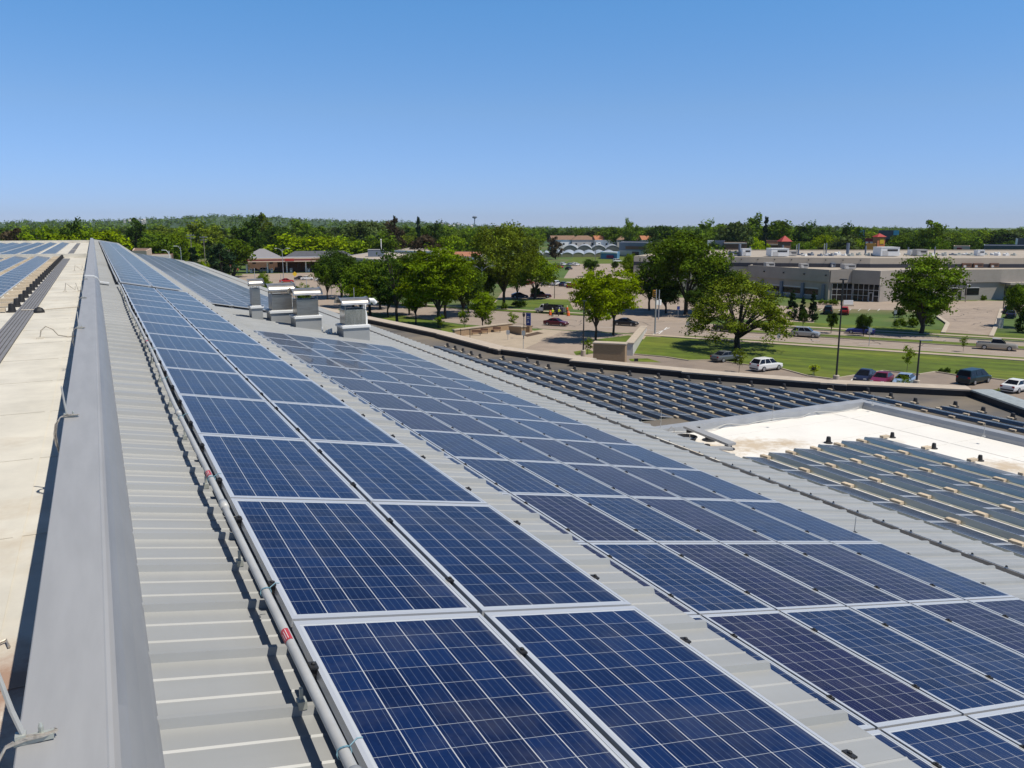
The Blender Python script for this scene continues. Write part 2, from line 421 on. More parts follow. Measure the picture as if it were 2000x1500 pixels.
# ---- flat roofs to the right: dark membrane, edged by stepped parapets
ZT = ZD + 0.36                              # top of the upstand
PAR = [((560, 592), (851, 652)), ((852.5, 653), (955, 680)), ((955, 681), (1112, 702)), ((1112, 706), (1331, 727)), ((1331, 728.5), (1601, 749.5)), ((1602, 750), (1897, 764))]
segs = [(Vector(G(*a, ZT)), Vector(G(*b, ZT))) for a, b in PAR]
corner = segs[-1][1]
endp = Vector(G(2000, 800, ZT)); dd = (endp - corner).normalized(); endp = corner + dd * 34
segs.append((corner, endp))
poly = [(12.36, -8), (12.36, 126)]
poly.append((segs[0][0].x, 126)); 
for a, b in segs: poly += [(a.x, a.y), (b.x, b.y)]
poly.append((12.37 + 0.5, -8.0))
clean = []
for p in poly:
    if not clean or math.hypot(p[0] - clean[-1][0], p[1] - clean[-1][1]) > 0.02: clean.append(p)
mb = MB(); mb.prism(clean, ZD - 0.4, ZD); mb.build('dark_roof', M['dark'], bld)
mb = MB(); mb.prism(clean, 0.0, ZD - 0.42, cap0=False, cap1=False); mb.build('lower_wall', M['wall'], bld)
for i, (a, b) in enumerate(segs):
    t = (b - a).normalized(); nrm = Vector((t.y, -t.x, 0))
    if nrm.dot(Vector((a.x, a.y, 0))) < 0: nrm = -nrm
    a2, b2 = (a - t * 0.0, b + t * (0.0 if i >= 5 else 1.6))
    z = Vector((0, 0, 1))
    mb = MB()
    def off(o, h): return tuple(nrm * o + z * h)
    W = 1.15 if i < 6 else 1.25
    mb.extrude([off(0, -0.36), off(0, 0), off(W, 0), off(W, -0.36)], a2, b2)
    par = mb.build('parapet', M['black'], bld)
    mb = MB()
    mb.extrude([off(-0.05, 0.002), off(-0.05, 0.10), off(W * 0.72, 0.13), off(W + 0.06, 0.10), off(W + 0.06, 0.002)], a2, b2)
    if i < 6: mb.extrude([off(W + 0.062, 0.10), off(W + 0.062, -0.6), off(W + 0.16, -0.6), off(W + 0.16, 0.10)], a2, b2)
    mb.build('coping', M['coping'] if i < 6 else M['galv'], par)
    if i < 6:
        mb = MB(); mb.extrude([off(0.3, -0.362), off(W, -0.362), off(W, -ZT), off(0.3, -ZT)], a2, b2); mb.build('outer_wall', M['wall'], bld)
# white membrane roof with its metal faced curbs
XW, YW = 28.55, 23.65
mb = MB(); mb.box2((12.37, -8, ZW - 0.4), (XW, YW, ZW)); 
for i in range(14): mb.box2((12.6, -6 + i * 2.2, ZW + 0.002), (XW - 0.05, -5.9 + i * 2.2, ZW + 0.008))
mb.box2((XW - 1.9, -8, ZW + 0.004), (XW - 1.8, YW - 0.1, ZW + 0.010)); mb.build('white_roof', M['white'], bld)
mb = MB(); mb.box2((12.38, -7.9, ZD - 0.3), (XW + 0.2, YW + 0.2, ZW - 0.41)); mb.build('white_roof_wall', M['wall'], bld)
mb = MB()
hc = 0.27
mb.extrude([(0, 0, 0), (0, 0.02, hc), (0, 0.42, hc + 0.02), (0, 0.42, -0.6)], (12.63, YW - 0.02, ZW), (XW + 0.40, YW - 0.02, ZW))
mb.extrude([(0, 0, 0), (0.02, 0, 0.14), (0.025, 0, 0.14), (0.06, 0, hc), (0.42, 0, hc + 0.015), (0.42, 0, -0.6)], (XW - 0.02, YW - 0.025, ZW), (XW - 0.02, -8, ZW))
mb.build('roof_curb', mat('curb_metal', (0.42, 0.43, 0.44), 0.5, 0.3, var=0.12, scale=1.5), bld)
mb = MB()                                   # cable lying in waves along the curbs
pts = []
for i in range(60):
    x = 15.5 + i * 0.215
    pts.append((x, YW - 0.10 - 0.06 * math.sin(i * 0.9) - 0.05 * math.sin(i * 0.37), ZW + 0.03 + 0.10 * (0.5 + 0.5 * math.sin(i * 0.55))))
mb.tube(pts, 0.018, 5)
tag(mb.build('grey_cable', M['conduit']), 'thin grey cable lying in waves along the curb of the white roof', 'cable')
# ================================================================ solar panels on the metal roofs
PW, PL, RP, CW = 0.974, 1.955, 1.98, 1.003
def panel_meshes(w_, l_, th, lip, margin, mats, tagname):
    fr = MB()
    for a, b in (((0, 0), (w_, lip * 1.9)), ((0, l_ - lip * 1.9), (w_, l_)), ((0, lip * 1.9), (lip, l_ - lip * 1.9)), ((w_ - lip, lip * 1.9), (w_, l_ - lip * 1.9))):
        fr.box2((a[0], a[1], -th), (b[0], b[1], 0.0))
    fm = fr.mesh(tagname + '_frame', M['alu'])
    res = []
    for m in mats:
        g = MB(); z = -0.003; q = lip + margin; qv = lip * 1.9 + margin
        g.face([(q, qv, z), (w_ - q, qv, z), (w_ - q, l_ - qv, z), (q, l_ - qv, z)], 0, [(0, 0), (1, 0), (1, 1), (0, 1)])
        for a, b in (((lip, lip), (w_ - lip, qv)), ((lip, l_ - qv), (w_ - lip, l_ - lip)), ((lip, qv), (q, l_ - qv)), ((w_ - q, qv), (w_ - lip, l_ - qv))):
            g.face([(a[0], a[1], z), (b[0], a[1], z), (b[0], b[1], z), (a[0], b[1], z)], 1)
        g.face([(lip, lip, -th + 0.004), (lip, l_ - lip, -th + 0.004), (w_ - lip, l_ - lip, -th + 0.004), (w_ - lip, lip, -th + 0.004)], 2)
        res.append(g.mesh(tagname + '_cells', [m, M['backsheet'], M['black']]))
    return fm, res
M['backsheet'] = mat('white_backsheet_under_glass', (0.50, 0.52, 0.54), 0.3, coat=0.6)
FR72, CELLS72 = panel_meshes(PW, PL, 0.042, 0.020, 0.014, [M['cell72'], M['cell72v']], 'long_panel')
cl = MB(); cl.box((0, 0, -0.025), (0.036, 0.035, 0.05)); cl.box((0, 0, 0.007), (0.034, 0.055, 0.009)); cl.lathe((0, 0, 0.011), [(0.010, 0), (0.010, 0.009), (0.005, 0.012)], 8)
CLAMP = cl.mesh('panel_clamp', M['black'])
rng = random.Random(3)
def flush_panel(x, y, z, label, group, detail=True, violet=0.0):
    o = link('solar_panel', None, None, (x, y, z), (0, SL, 0))
    tag(o, label, 'solar panel', group)
    link('frame', FR72, o)
    link('cells', CELLS72[1 if rng.random() < violet else 0], o)
    if detail:
        for v in (0.42, 1.50): link('clamp', CLAMP, o, (-0.015, v, 0.0))
        if detail == 2:
            for v in (0.42, 1.50): link('clamp', CLAMP, o, (PW + 0.014, v, -0.006))
    return o
COLS1 = ["beside the ridge conduit", "beside the bare metal strip"]
for k in range(-1, 13):
    for c in range(2):
        u = c * CW
        flush_panel(P1[0] + u * CS, P1[1 - 1] * 0 + 3.672 + k * RP, P1[1] - u * SS,
                    f"blue panel {COLS1[c]}, {nth(k + 2)} from the near end", 'panels of the near ridge bank', 2 if c else 1)
COLS2 = ["column half hidden by the eave", "second column", "third column", "fourth column", "fifth column", "lowest column"]
for k in range(-2, 12):
    for c in range(6):
        u = (c - 1) * CW
        if k == -2 and c > 4: continue
        flush_panel(P2[0] + u * CS, 5.567 + k * RP, P2[1] - u * SS,
                    f"near middle bank panel, {COLS2[c]}, {nth(k + 3)} row from the front", 'panels of the near middle bank', (2 if c == 5 else 1) if k < 8 else False, 0.85 if c in (1, 3) else 0.5)
n_far = 0
for k in range(44):                          # beyond the white strap: panels seen almost edge on
    for c in range(2):
        u = c * CW
        flush_panel(P1[0] + u * CS, 30.6 + k * RP, P1[1] - u * SS, f"grey glinting panel beyond the white strap, {'conduit' if c == 0 else 'outer'} column, {nth(k + 1)} row back", 'panels of the far ridge bank', False)
for k in range(41):
    for c in range(6):
        u = (c - 1) * CW
        x, y, z = P2[0] + u * CS, 41.0 + k * RP, P2[1] - u * SS
        if k < 16:
            flush_panel(x, y, z, f"panel beyond the steel vents, {COLS2[c].replace(' half hidden by the eave', ' under the eave')}, {nth(k + 1)} row past them", 'panels of the far middle bank', False)
far = MB()
for k in range(16, 41):
    for c in range(6):
        u = (c - 1) * CW
        x, y, z = P2[0] + u * CS, 41.0 + k * RP, P2[1] - u * SS
        rot = Matrix.Translation((x, y, z)) @ Matrix.Rotation(SL, 4, 'Y')
        far.box((PW / 2, PL / 2, -0.022), (PW, PL, 0.04), 0, mat=rot)
        q = 0.034
        far.face([rot @ Vector(p) for p in ((q, q, .002), (PW - q, q, .002), (PW - q, PL - q, .002), (q, PL - q, .002))], 1, [(0, 0), (1, 0), (1, 1), (0, 1)])
tag(far.build('solar_panels', [M['alu'], M['cell72']]), 'far end of the middle-roof panel bank, fading into a grey sheen', 'solar panels', None, 'stuff')
M['defl'] = mat('brushed_deflector', (0.62, 0.64, 0.56), 0.30, 0.85, var=0.12, scale=2, streak=(1, 0.5, 5))
# ---------------------------------------------------------------- tilted, ballasted panels on the flat roofs
BW, BL, BP = 0.86, 1.65, 1.69
TILT = R(9.5)
FR60, (C60,) = panel_meshes(BW, BL, 0.040, 0.018, 0.012, [M['cell60']], 'short_panel')
d = MB()
zh = BW * math.sin(TILT)
prof_d = [(-0.010, -0.008), (-0.016, -0.030), (-0.052, -0.145), (-0.062, -0.160), (-0.074, -0.160), (-0.074, -0.185)]
for (xa, za), (xb, zb_) in zip(prof_d, prof_d[1:]): d.face([(xa, -0.02, za), (xa, BL + 0.02, za), (xb, BL + 0.02, zb_), (xb, -0.02, zb_)])
DEFL = d.mesh('wind_deflector', M['defl'])
M['defl_shade'] = mat('shaded_deflector', (0.115, 0.135, 0.16), 0.42, 0.4, var=0.2, scale=3)  # same metal deflector, with the shade on its face put into the colour
DEFL2 = d.mesh('wind_deflector_shaded', M['defl_shade'])
ft = MB()
for y in (0.05, BL - 0.05):
    ft.box((0.0, y, -0.115), (0.04, 0.04, 0.15)); ft.box((BW * math.cos(TILT) - 0.05, y, -zh - 0.038), (0.05, 0.05, 0.03))
    ft.box((0.42, y, -0.193), (1.15, 0.08, 0.010))
FEET = ft.mesh('panel_feet', M['galv'])
bk = MB(); bk.box((0, 0, 0.05), (0.19, 0.40, 0.10)); bk.box((0, 0, 0.103), (0.18, 0.39, 0.006))
BLOCK = bk.mesh('ballast_block', M['block'])
cn = MB(); cn.lathe((0, 0, 0), [(0.16, 0), (0.16, 0.03), (0.10, 0.05), (0.075, 0.24), (0.06, 0.25)], 12)
CONE = cn.mesh('rubber_pedestal', M['black'])
HB = 0.20                                    # height of the panels' high edge over the membrane
def tilted_panel(x, y, zf, label, group, dark=False):
    o = link('tilted_solar_panel', None, None, (x, y, zf + HB))
    tag(o, label, 'solar panel', group)
    link('frame', FR60, o, rot=(0, TILT, 0)); link('cells', C60, o, rot=(0, TILT, 0))
    link('wind_deflector', DEFL2 if dark else DEFL, o); link('support_feet', FEET, o)
    return o
def block(x, y, z, label, group, rz=0.0):
    o = link('ballast_block', BLOCK, None, (x, y, z), (0, 0, rz + rng.uniform(-0.05, 0.05)))
    o.scale = (0.8, 0.85, 0.7) if 'black roof' in label else (0.85, 0.85, 0.75)
    tag(o, label, 'block', group)
    return o
pedn = [0]
def pedestal(x, y, z, label, s=1.0):
    o = link('roof_pedestal', CONE, None, (x, y, z)); o.scale = (s, s, s)
    tag(o, label, 'pedestal', 'black pedestals at the row ends')
# near cluster on the white roof
ROWX = [18.40 + 1.135 * j for j in range(-1, 6)]
for j, x in enumerate(ROWX):
    ytop = 20.75 - 0.0 * j
    nrow = 9
    for k in range(nrow):
        y = 19.75 - (k + 1) * BP
        xx = x
        tilted_panel(xx, y, ZW, f"tilted panel on the white roof, {nth(j + 1)} row out, {nth(k + 1)} from its far end", 'tilted panels on the white roof')
        block(xx - 0.17, y + BL, ZW + 0.03, f"tan block on the white roof, {nth(j + 1)} row out, {nth(k + 1)} from the far end", 'ballast blocks on the white roof')
x = ROWX[-1] + 1.10
for k in range(9):
    y = 19.75 - (k + 1) * BP + BL
    block(x - 0.08, y, ZW + 0.05, f"tan block at the outer edge of the white-roof array, {nth(k + 1)} from the far end", 'ballast blocks on the white roof', R(90))
    pedestal(x + 0.32, y, ZW + 0.0, f"black pedestal beside the white-roof array, {nth(k + 1)} from the far end", 0.8)
pedestal(22.8, 20.2, ZW, "black pedestal at the far end of the white-roof rows, on bare membrane", 0.95)
# dark roof array: rows of constant X, clipped by the parapet line
lim = [(90, 22.0), (84, 23.4), (75, 24.6), (66, 25.4), (64, 27.7), (57, 27.7), (55.8, 28.9), (50.7, 30.1), (49.0, 31.4), (47.3, 32.6), (44.5, 33.8), (42.5, 35.1), (40.5, 37.4), (38.6, 38.6), (37.0, 40.0), (35.2, 42.2), (33.6, 43.6), (10, 43.8)]
def xmax(y):
    for (ya, xa), (yb, xb) in zip(lim, lim[1:]):
        if yb <= y <= ya: return xa + (xb - xa) * (y - ya) / (yb - ya)
    return 0
nd = 0
for j in range(-2, 17):
    x = 25.1 + 1.225 * j - 0.95
    for k in range(46):
        y = 84.0 - k * BP
        if y < 17 or x + 1.1 > xmax(y + 0.8): continue
        if x < 29.2 and y < YW + 1.0: continue
        sx, sy = x * 10.3 / 5.15 , 0
        if x < 23.6: continue
        if y > 66.6 and x < 22.6: continue
        if 64.2 < y < 68.0: continue
        # hidden by the white roof's curb
        if x < 28.9 * 10.1 / 7.1 - 1.0 and y < YW * 10.1 / 7.1 - 2.2: continue
        if 24.0 < x < 27.6 and 30.8 < y < 34.2: continue      # bare patch with a post
        last = x + 1.225 + 1.1 > xmax(y + 0.8)
        nd += 1
        tilted_panel(x, y, ZD, f"tilted panel on the black roof, {nth(j + 3)} row out, {nth(k + 1)} from the far end", 'tilted panels on the dark roof', True)
        block(x - 0.19, y + BL, ZD + 0.04, f"pale block on the black roof, {nth(j + 3)} row out, {nth(k + 1)} from the far end", 'ballast blocks on the dark roof')
        if last:
            block(x + 1.06, y + BL, ZD + 0.05, f"outer block of the black roof array, {nth(k + 1)} from the far end", 'ballast blocks on the dark roof')
            pedestal(x + 1.27, y + BL, ZD + 0.02, f"black pedestal at the outer edge of the black-roof array, {nth(k + 1)} from the far end", 1.3)
print('dark roof panels', nd)
# left array beyond the ridge: rows along the ridge, tilted towards it
nl = 0
for j in range(6):
    x = -3.66 - 1.41 * j + 0.0
    for k in range(26):
        y = 24.0 + k * BP
        if j * 1.4 > (y - 24) * 0.14 + 1.6: continue
        nl += 1
        o = link('tilted_solar_panel', None, None, (x, y, ZC + HB))
        tag(o, f"panel left of the ridge, {nth(j + 1)} row from the walkway, {nth(k + 1)} from near end", 'solar panel', 'tilted panels left of the ridge')
        link('frame', FR60, o, rot=(0, TILT, 0)); link('cells', C60, o, rot=(0, TILT, 0))
        if j == 0:
            for q in range(1):
                b = block(x + 1.18, y + BL, ZC + 0.03, f"tan block beside the walkway left of the ridge, {nth(k + 1)} from its near end", 'ballast blocks left of the ridge', R(90)); b.scale = (1.2, 1.1, 0.9)
                pedestal(x + 1.55, y + BL, ZC, f"black rubber pedestal beside the grey walkway, {nth(k + 1)} from its near end", 0.95)
        elif j < 3:
            b = block(x + 1.12, y + BL, ZC + 0.05, f"pale block between the {nth(j)} and {nth(j + 1)} panel rows left of the ridge, {nth(k + 1)} along", 'ballast blocks left of the ridge', R(90)); b.scale = (0.8, 0.6, 0.8)
fb = MB()
for j in range(14):
    for k in range(32):
        x, y = -3.7 - 1.41 * j, 70.3 + k * BP
        rot = Matrix.Translation((x, y, ZC + HB)) @ Matrix.Rotation(TILT, 4, 'Y')
        fb.box((BW / 2, BL / 2, -0.022), (BW, BL, 0.04), 0, mat=rot)
        fb.face([rot @ Vector(p) for p in ((.03, .03, .002), (BW - .03, .03, .002), (BW - .03, BL - .03, .002), (.03, BL - .03, .002))], 1, [(0, 0), (1, 0), (1, 1), (0, 1)])
tag(fb.build('solar_panels', [M['alu'], M['cell60']]), 'far panel field left of the ridge beyond the cream cross wall', 'solar panels', None, 'stuff')
print('left panels', nl)
# ================================================================ small things on the roofs
con = thing('grey_conduit', 'long grey metal conduit running along the edge of the ridge panels', 'conduit')
mb = MB(); pts = []
y = -1.0
i = 0
while y < 29.6:
    pts.append((0.612 + 0.012 * math.sin(y * 0.55), y, EYE - 1.79 + 0.012 * math.sin(y * 1.17))); y += 0.5
mb.tube(pts, 0.021, 12); mb.build('pipe', M['conduit'], con, True)
for y in (2.35, 5.4, 8.45, 11.5, 14.55, 17.6, 20.6, 23.7):
    mb = MB(); mb.tube([(0.612 + 0.012 * math.sin(y * 0.55), y - 0.06, EYE - 1.79 + 0.012 * math.sin(y * 1.17)), (0.612 + 0.012 * math.sin(y * 0.55), y + 0.06, EYE - 1.79 + 0.012 * math.sin(y * 1.17))], 0.028, 12)
    mb.build('coupling', M['conduit'], con, True)
sup = MB(); sup.box((0, 0, 0.010), (0.036, 0.045, 0.035)); sup.box((0, 0, 0.05), (0.014, 0.014, 0.06))
SUP = sup.mesh('conduit_support', M['galv'])
for k in range(49):
    y = 2.57 + 0.535 * k
    if k % 3 == 1: link('support', SUP, con, (0.60, y, zr1(0.60) + 0.03))
tie = MB()
for y in (2.53, 3.98, 6.0, 8.2, 10.4, 13.0):
    p = Vector((0.612 + 0.012 * math.sin(y * 0.55), y, EYE - 1.79 + 0.012 * math.sin(y * 1.17)))
    tie.tube([p + Vector((0.026 * math.cos(a), 0.004 * math.sin(3 * a), 0.026 * math.sin(a))) for a in [i * math.pi / 6 for i in range(13)]], 0.003, 5)
    tie.tube([p + Vector((0.02, 0, 0.02)), p + Vector((0.05, 0.01, 0.035)), p + Vector((0.07, 0.012, 0.03))], 0.003, 5)
tie.build('wire_tie', mat('blue_wire', (0.16, 0.30, 0.36), 0.5), con)
st = MB()
for y0, y1 in ((3.40, 3.51), (6.05, 6.17), (14.0, 14.15)):
    p = lambda y: Vector((0.612 + 0.012 * math.sin(y * 0.55), y, EYE - 1.79 + 0.012 * math.sin(y * 1.17)))
    for a0 in range(60, 200, 20):
        a, b = R(a0), R(a0 + 20); r_ = 0.0225
        st.face([p(y0) + Vector((r_ * math.cos(a), 0, r_ * math.sin(a))), p(y0) + Vector((r_ * math.cos(b), 0, r_ * math.sin(b))), p(y1) + Vector((r_ * math.cos(b), 0, r_ * math.sin(b))), p(y1) + Vector((r_ * math.cos(a), 0, r_ * math.sin(a)))])
    for q in range(3):
        yy0, yy1 = y0 + (y1 - y0) * 0.12, y0 + (y1 - y0) * (0.9 - 0.12 * q)
        a = R(100 + q * 24); b = R(106 + q * 24); r_ = 0.0231
        st.face([p(yy0) + Vector((r_ * math.cos(a), 0, r_ * math.sin(a))), p(yy0) + Vector((r_ * math.cos(b), 0, r_ * math.sin(b))), p(yy1) + Vector((r_ * math.cos(b), 0, r_ * math.sin(b))), p(yy1) + Vector((r_ * math.cos(a), 0, r_ * math.sin(a)))], 1)
s_ = st.build('warning_sticker', [M['red'], M['whitepaint']], con)
# second conduit run beyond the strap
con2 = thing('grey_conduit', 'grey conduit continuing beyond the white strap beside the far ridge panels', 'conduit')
mb = MB(); mb.tube([(0.60, 30.5 + i * 1.5, EYE - 1.80 + 0.01 * math.sin(i)) for i in range(55)], 0.03, 8); mb.build('pipe', M['conduit'], con2)
mb = MB()
for i in range(80): mb.box((0.58, 30.6 + i * 1.05, zr1(0.58) + 0.06), (0.10, 0.10, 0.12))
tag(mb.build('supports', M['black'], con2), kind='stuff')
mb = MB()                                   # white strap laid across the ridge cap
sp = [(-0.365, 29.9, EYE - 1.75), (-0.36, 29.9, EYE - 1.59), (-0.09, 29.85, EYE - 1.608), (0.02, 29.82, EYE - 1.67), (0.08, 29.8, EYE - 1.80), (0.34, 29.75, zr1(0.34) + 0.07)]
mb.extrude([(0, -0.09, 0), (0, -0.09, 0.045), (0, 0.09, 0.045), (0, 0.09, 0)], sp[0], sp[1])
for a, b in zip(sp[1:], sp[2:]): mb.extrude([(0, -0.088, 0.004), (0, -0.088, 0.045), (0, 0.088, 0.045), (0, 0.088, 0.004)], a, b)
tag(mb.build('white_strap', M['whitepaint']), 'white metal strap laid across the grey ridge cap', 'strap')
# lightning rods with braided cable along the ridge cap
ROD = ["nearest to the camera with a coil of braided cable", "second from the camera, thin", "third along the ridge, beside a black cable foot", "fourth along the ridge, with a short cable loop", "fifth along the ridge, just before the white strap"]
for i, (y, lean) in enumerate(((2.75, -0.05), (7.75, -0.02), (14.6, 0.0), (20.8, 0.0), (28.3, 0.0))):
    x, z = -0.325, EYE - 1.594
    t = thing('lightning_rod', 'lightning rod on the ridge cap, ' + ROD[i], 'lightning rod', (x, y, z), 0, 'lightning rods along the ridge')
    mb = MB(); mb.tube([(0, 0, 0.02), (lean * 0.5, 0, 0.12), (lean, 0.0, 0.26), (lean * 1.02, 0, 0.275)], [0.0085, 0.0085, 0.007, 0.002], 8); mb.build('rod', M['conduit'], t)
    mb = MB(); mb.box((0.025, 0.0, 0.012), (0.11, 0.03, 0.018)); mb.box((-0.01, 0, 0.022), (0.03, 0.034, 0.03)); mb.lathe((0.045, 0.012, 0.02), [(0.008, 0), (0.008, 0.02), (0.004, 0.032)], 8); mb.build('clip', M['galv'], t)
    mb = MB()
    r2 = random.Random(i)
    for q in range(5 if i < 2 else 2):
        a = r2.uniform(-0.012, 0.012); b = r2.uniform(-0.01, 0.01)
        mb.tube([(0.075 + b, a + 0.02, 0.012), (0.085 + b, a - 0.005, 0.018), (0.05, a - 0.018, 0.022), (0.0, a - 0.015, 0.025 + b), (-0.05, a - 0.02, 0.012), (-0.085 + b, a - 0.04, -0.04), (-0.10 + b, a - 0.06, -0.12), (-0.095 + b, a - 0.07, -0.20), (-0.08, a - 0.08, -0.30)], 0.0042, 5)
    mb.build('braided_cable', M['cable'], t)
# bent cable anchors on the cream roof
for i, (x, y, k) in enumerate(((-1.15, 19.3, 0), (-1.05, 33.0, 1), (-1.0, 48.0, 1))):
    mb = MB()
    if k == 0: pts = [(x, y, ZC + 0.02), (x + 0.03, y, ZC + 0.16), (x + 0.12, y + 0.05, ZC + 0.24), (x + 0.24, y, ZC + 0.18), (x + 0.33, y, ZC + 0.05), (x + 0.5, y - 0.1, ZC + 0.02), (-0.36, y - 0.1, ZC + 0.03)]
    else: pts = [(x, y, ZC + 0.02), (x + 0.05, y, ZC + 0.3), (x + 0.15, y, ZC + 0.2), (x + 0.32, y, ZC + 0.05), (x + 0.36, y, ZC + 0.3), (x + 0.42, y, ZC + 0.02), (-0.36, y, ZC + 0.03)]
    mb.tube(pts, 0.012, 6)
    mb.box((x, y, ZC + 0.015), (0.12, 0.12, 0.03), 1)
    tag(mb.build('roof_cable', [M['cable'], M['cream']]), ["bent grey cable rising from the cream roof in one arch near the camera", "zigzag grey cable on the cream roof, midway to the cross wall", "small pale cable bend on the cream roof close to the cross wall"][i], 'cable', 'cables on the cream roof')
mb = MB(); mb.tube([(-1.9, 25.6, ZC + 0.05), (-1.3, 25.8, ZC + 0.03), (-0.36, 26.3, ZC + 0.03)], 0.012, 6)
tag(mb.build('roof_cable', M['cable']), 'straight grey cable crossing the cream roof at the black dome', 'cable', 'cables on the cream roof')
mb = MB(); mb.lathe((-1.46, 25.2, ZC), [(0.14, 0), (0.13, 0.06), (0.09, 0.12), (0.02, 0.15)], 14)
tag(mb.build('roof_drain_dome', M['black']), 'small black dome standing alone on the cream roof', 'dome')
mb = MB(); mb.tube([(-0.95, 4.9, ZC + 0.012), (-0.8, 5.1, ZC + 0.015), (-0.7, 4.95, ZC + 0.013), (-0.62, 5.0, ZC + 0.02), (-0.6, 4.92, ZC + 0.01)], 0.008, 5)
tag(mb.build('roof_cable', M['cable']), 'scrap of dark cable on the stained cream roof close to the ridge shadow', 'cable', 'cables on the cream roof')
# ---------------------------------------------------------------- steel exhaust vents
M['hood'] = mat('hood_sheet', (0.55, 0.52, 0.47), 0.38, 0.8, var=0.25, scale=3)
def vent(x, y, w_, dep, hbox, hst, wst, label, arc=(0, 180), duct=False):
    z0 = zr2(x)
    t = thing('exhaust_vent', label, 'vent', (x, y, z0), 0, 'steel exhaust vents on the middle roof')
    mb = MB(); zb = lambda p: -p[0] * TS + 0.0
    poly = [(-w_ / 2, -dep / 2), (w_ / 2, -dep / 2), (w_ / 2, dep / 2), (-w_ / 2, dep / 2)]
    mb.prism(poly, lambda p: -p[0] * TS - 0.05, hbox); mb.build('curb_box', M['roof'], t)
    mb = MB(); mb.box((0, 0, hbox + 0.045), (w_ + 0.10, dep + 0.10, 0.09)); mb.box((0, 0, hbox + 0.10), (w_ - 0.04, dep - 0.04, 0.03)); mb.build('curb_cap', M['whitepaint'], t)
    ws = wst / 2; ds = dep * 0.40
    zb_ = hbox + 0.115
    mb = MB()
    for a, b, c_, d_ in ((-ws, -ds, ws, -ds + 0.02), (-ws, ds - 0.02, ws, ds), (-ws, -ds + 0.02, -ws + 0.02, ds - 0.02), (ws - 0.02, -ds + 0.02, ws, ds - 0.02)): mb.box2((a, b, zb_), (c_, d_, zb_ + hst))
    for zz in (0.02, hst - 0.03): mb.box((0, -ds - 0.008, zb_ + zz), (wst + 0.02, 0.016, 0.03))
    mb.build('stack', M['bright_steel'] if duct else M['steel'], t)
    mb = MB()
    zt = zb_ + hst
    for a in (-ws + 0.03, ws - 0.03):
        for b in (-ds + 0.03, ds - 0.03): mb.box((a, b, zt + 0.14), (0.025, 0.025, 0.30))
    mb.build('hood_post', M['steel'], t)
    mb = MB()                               # hood: an arched sheet across the stack with flared ends
    n = 10; rr = ds + 0.12; L_ = ws + 0.10
    for i in range(n):
        a, b = R(arc[0] + (arc[1] - arc[0]) * i / n), R(arc[0] + (arc[1] - arc[0]) * (i + 1) / n)
        p = lambda q, s, k: (s, rr * k * math.cos(q), zt + 0.20 + 0.50 * rr * k * math.sin(q))
        mb.face([p(a, -L_, 1), p(a, L_, 1), p(b, L_, 1), p(b, -L_, 1)])
        mb.face([p(a, -L_, .96), p(b, -L_, .96), p(b, L_, .96), p(a, L_, .96)])
        for s in (-1, 1): 
            mb.face([p(a, s * L_, .96), p(a, s * L_, 1.0), p(b, s * L_, 1.0), p(b, s * L_, .96)])
            mb.face([p(a, s * L_, 1.0), p(a, s * (L_ + 0.07), 1.12), p(b, s * (L_ + 0.07), 1.12), p(b, s * L_, 1.0)])
    mb.build('hood', M['hood'], t)
    mb = MB(); mb.tube([(ws * 0.2, 0, zt + 0.2), (ws * 0.2, 0, zt + 0.85)], 0.012, 6); mb.build('aerial', M['conduit'], t)
    if duct:
        mb = MB()
        mb.tube([(ws + 0.05, 0.1, zb_ + 0.3), (ws + 0.09, 0.12, zb_ + 0.72), (ws + 0.25, 0.15, zb_ + 0.93), (ws + 0.52, 0.2, zb_ + 0.9), (ws + 0.62, 0.22, zb_ + 0.78)], 0.10, 10)
        mb.tube([(ws - 0.15, 0.1, zb_ + 0.93), (ws + 0.1, 0.12, zb_ + 0.95)], 0.09, 10)
        mb.tube([(ws + 0.12, 0.0, zb_ - 0.1), (ws + 0.14, 0.05, zb_ + 0.25), (ws + 0.10, 0.05, zb_ + 0.5)], 0.07, 10)
        mb.build('white_duct', M['whitepaint'], t)
    return t
vent(6.02, 36.6, 0.46, 0.70, 0.48, 0.72, 0.34, 'narrow tall steel vent with dark stack, leftmost of the four', arc=(80, 205))
vent(7.05, 36.5, 1.02, 1.0, 0.44, 0.66, 0.86, 'wide steel vent standing behind the second white-capped curb, open under its hood', arc=(80, 205))
vent(7.78, 34.9, 1.08, 1.0, 0.46, 0.66, 0.90, 'wide steel vent with arched hood, between the back vent and the one with ducts')
vent(9.24, 32.9, 1.08, 1.0, 0.46, 0.62, 0.86, 'shiny steel vent with a white bent duct at its side', duct=True)
mb = MB()
for i in range(9):
    x = 8.2 + (i % 5) * 0.13; y = 33.3 + (i // 5) * 0.4 + (i % 3) * 0.1
    mb.tube([(x, y, zr2(x)), (x, y, zr2(x) + 0.10 + 0.05 * (i % 3))], 0.035, 8)
tag(mb.build('pipe_stubs', M['whitepaint']), 'cluster of short white pipe stubs on the roof between two vents', 'pipe stubs', None, 'stuff')
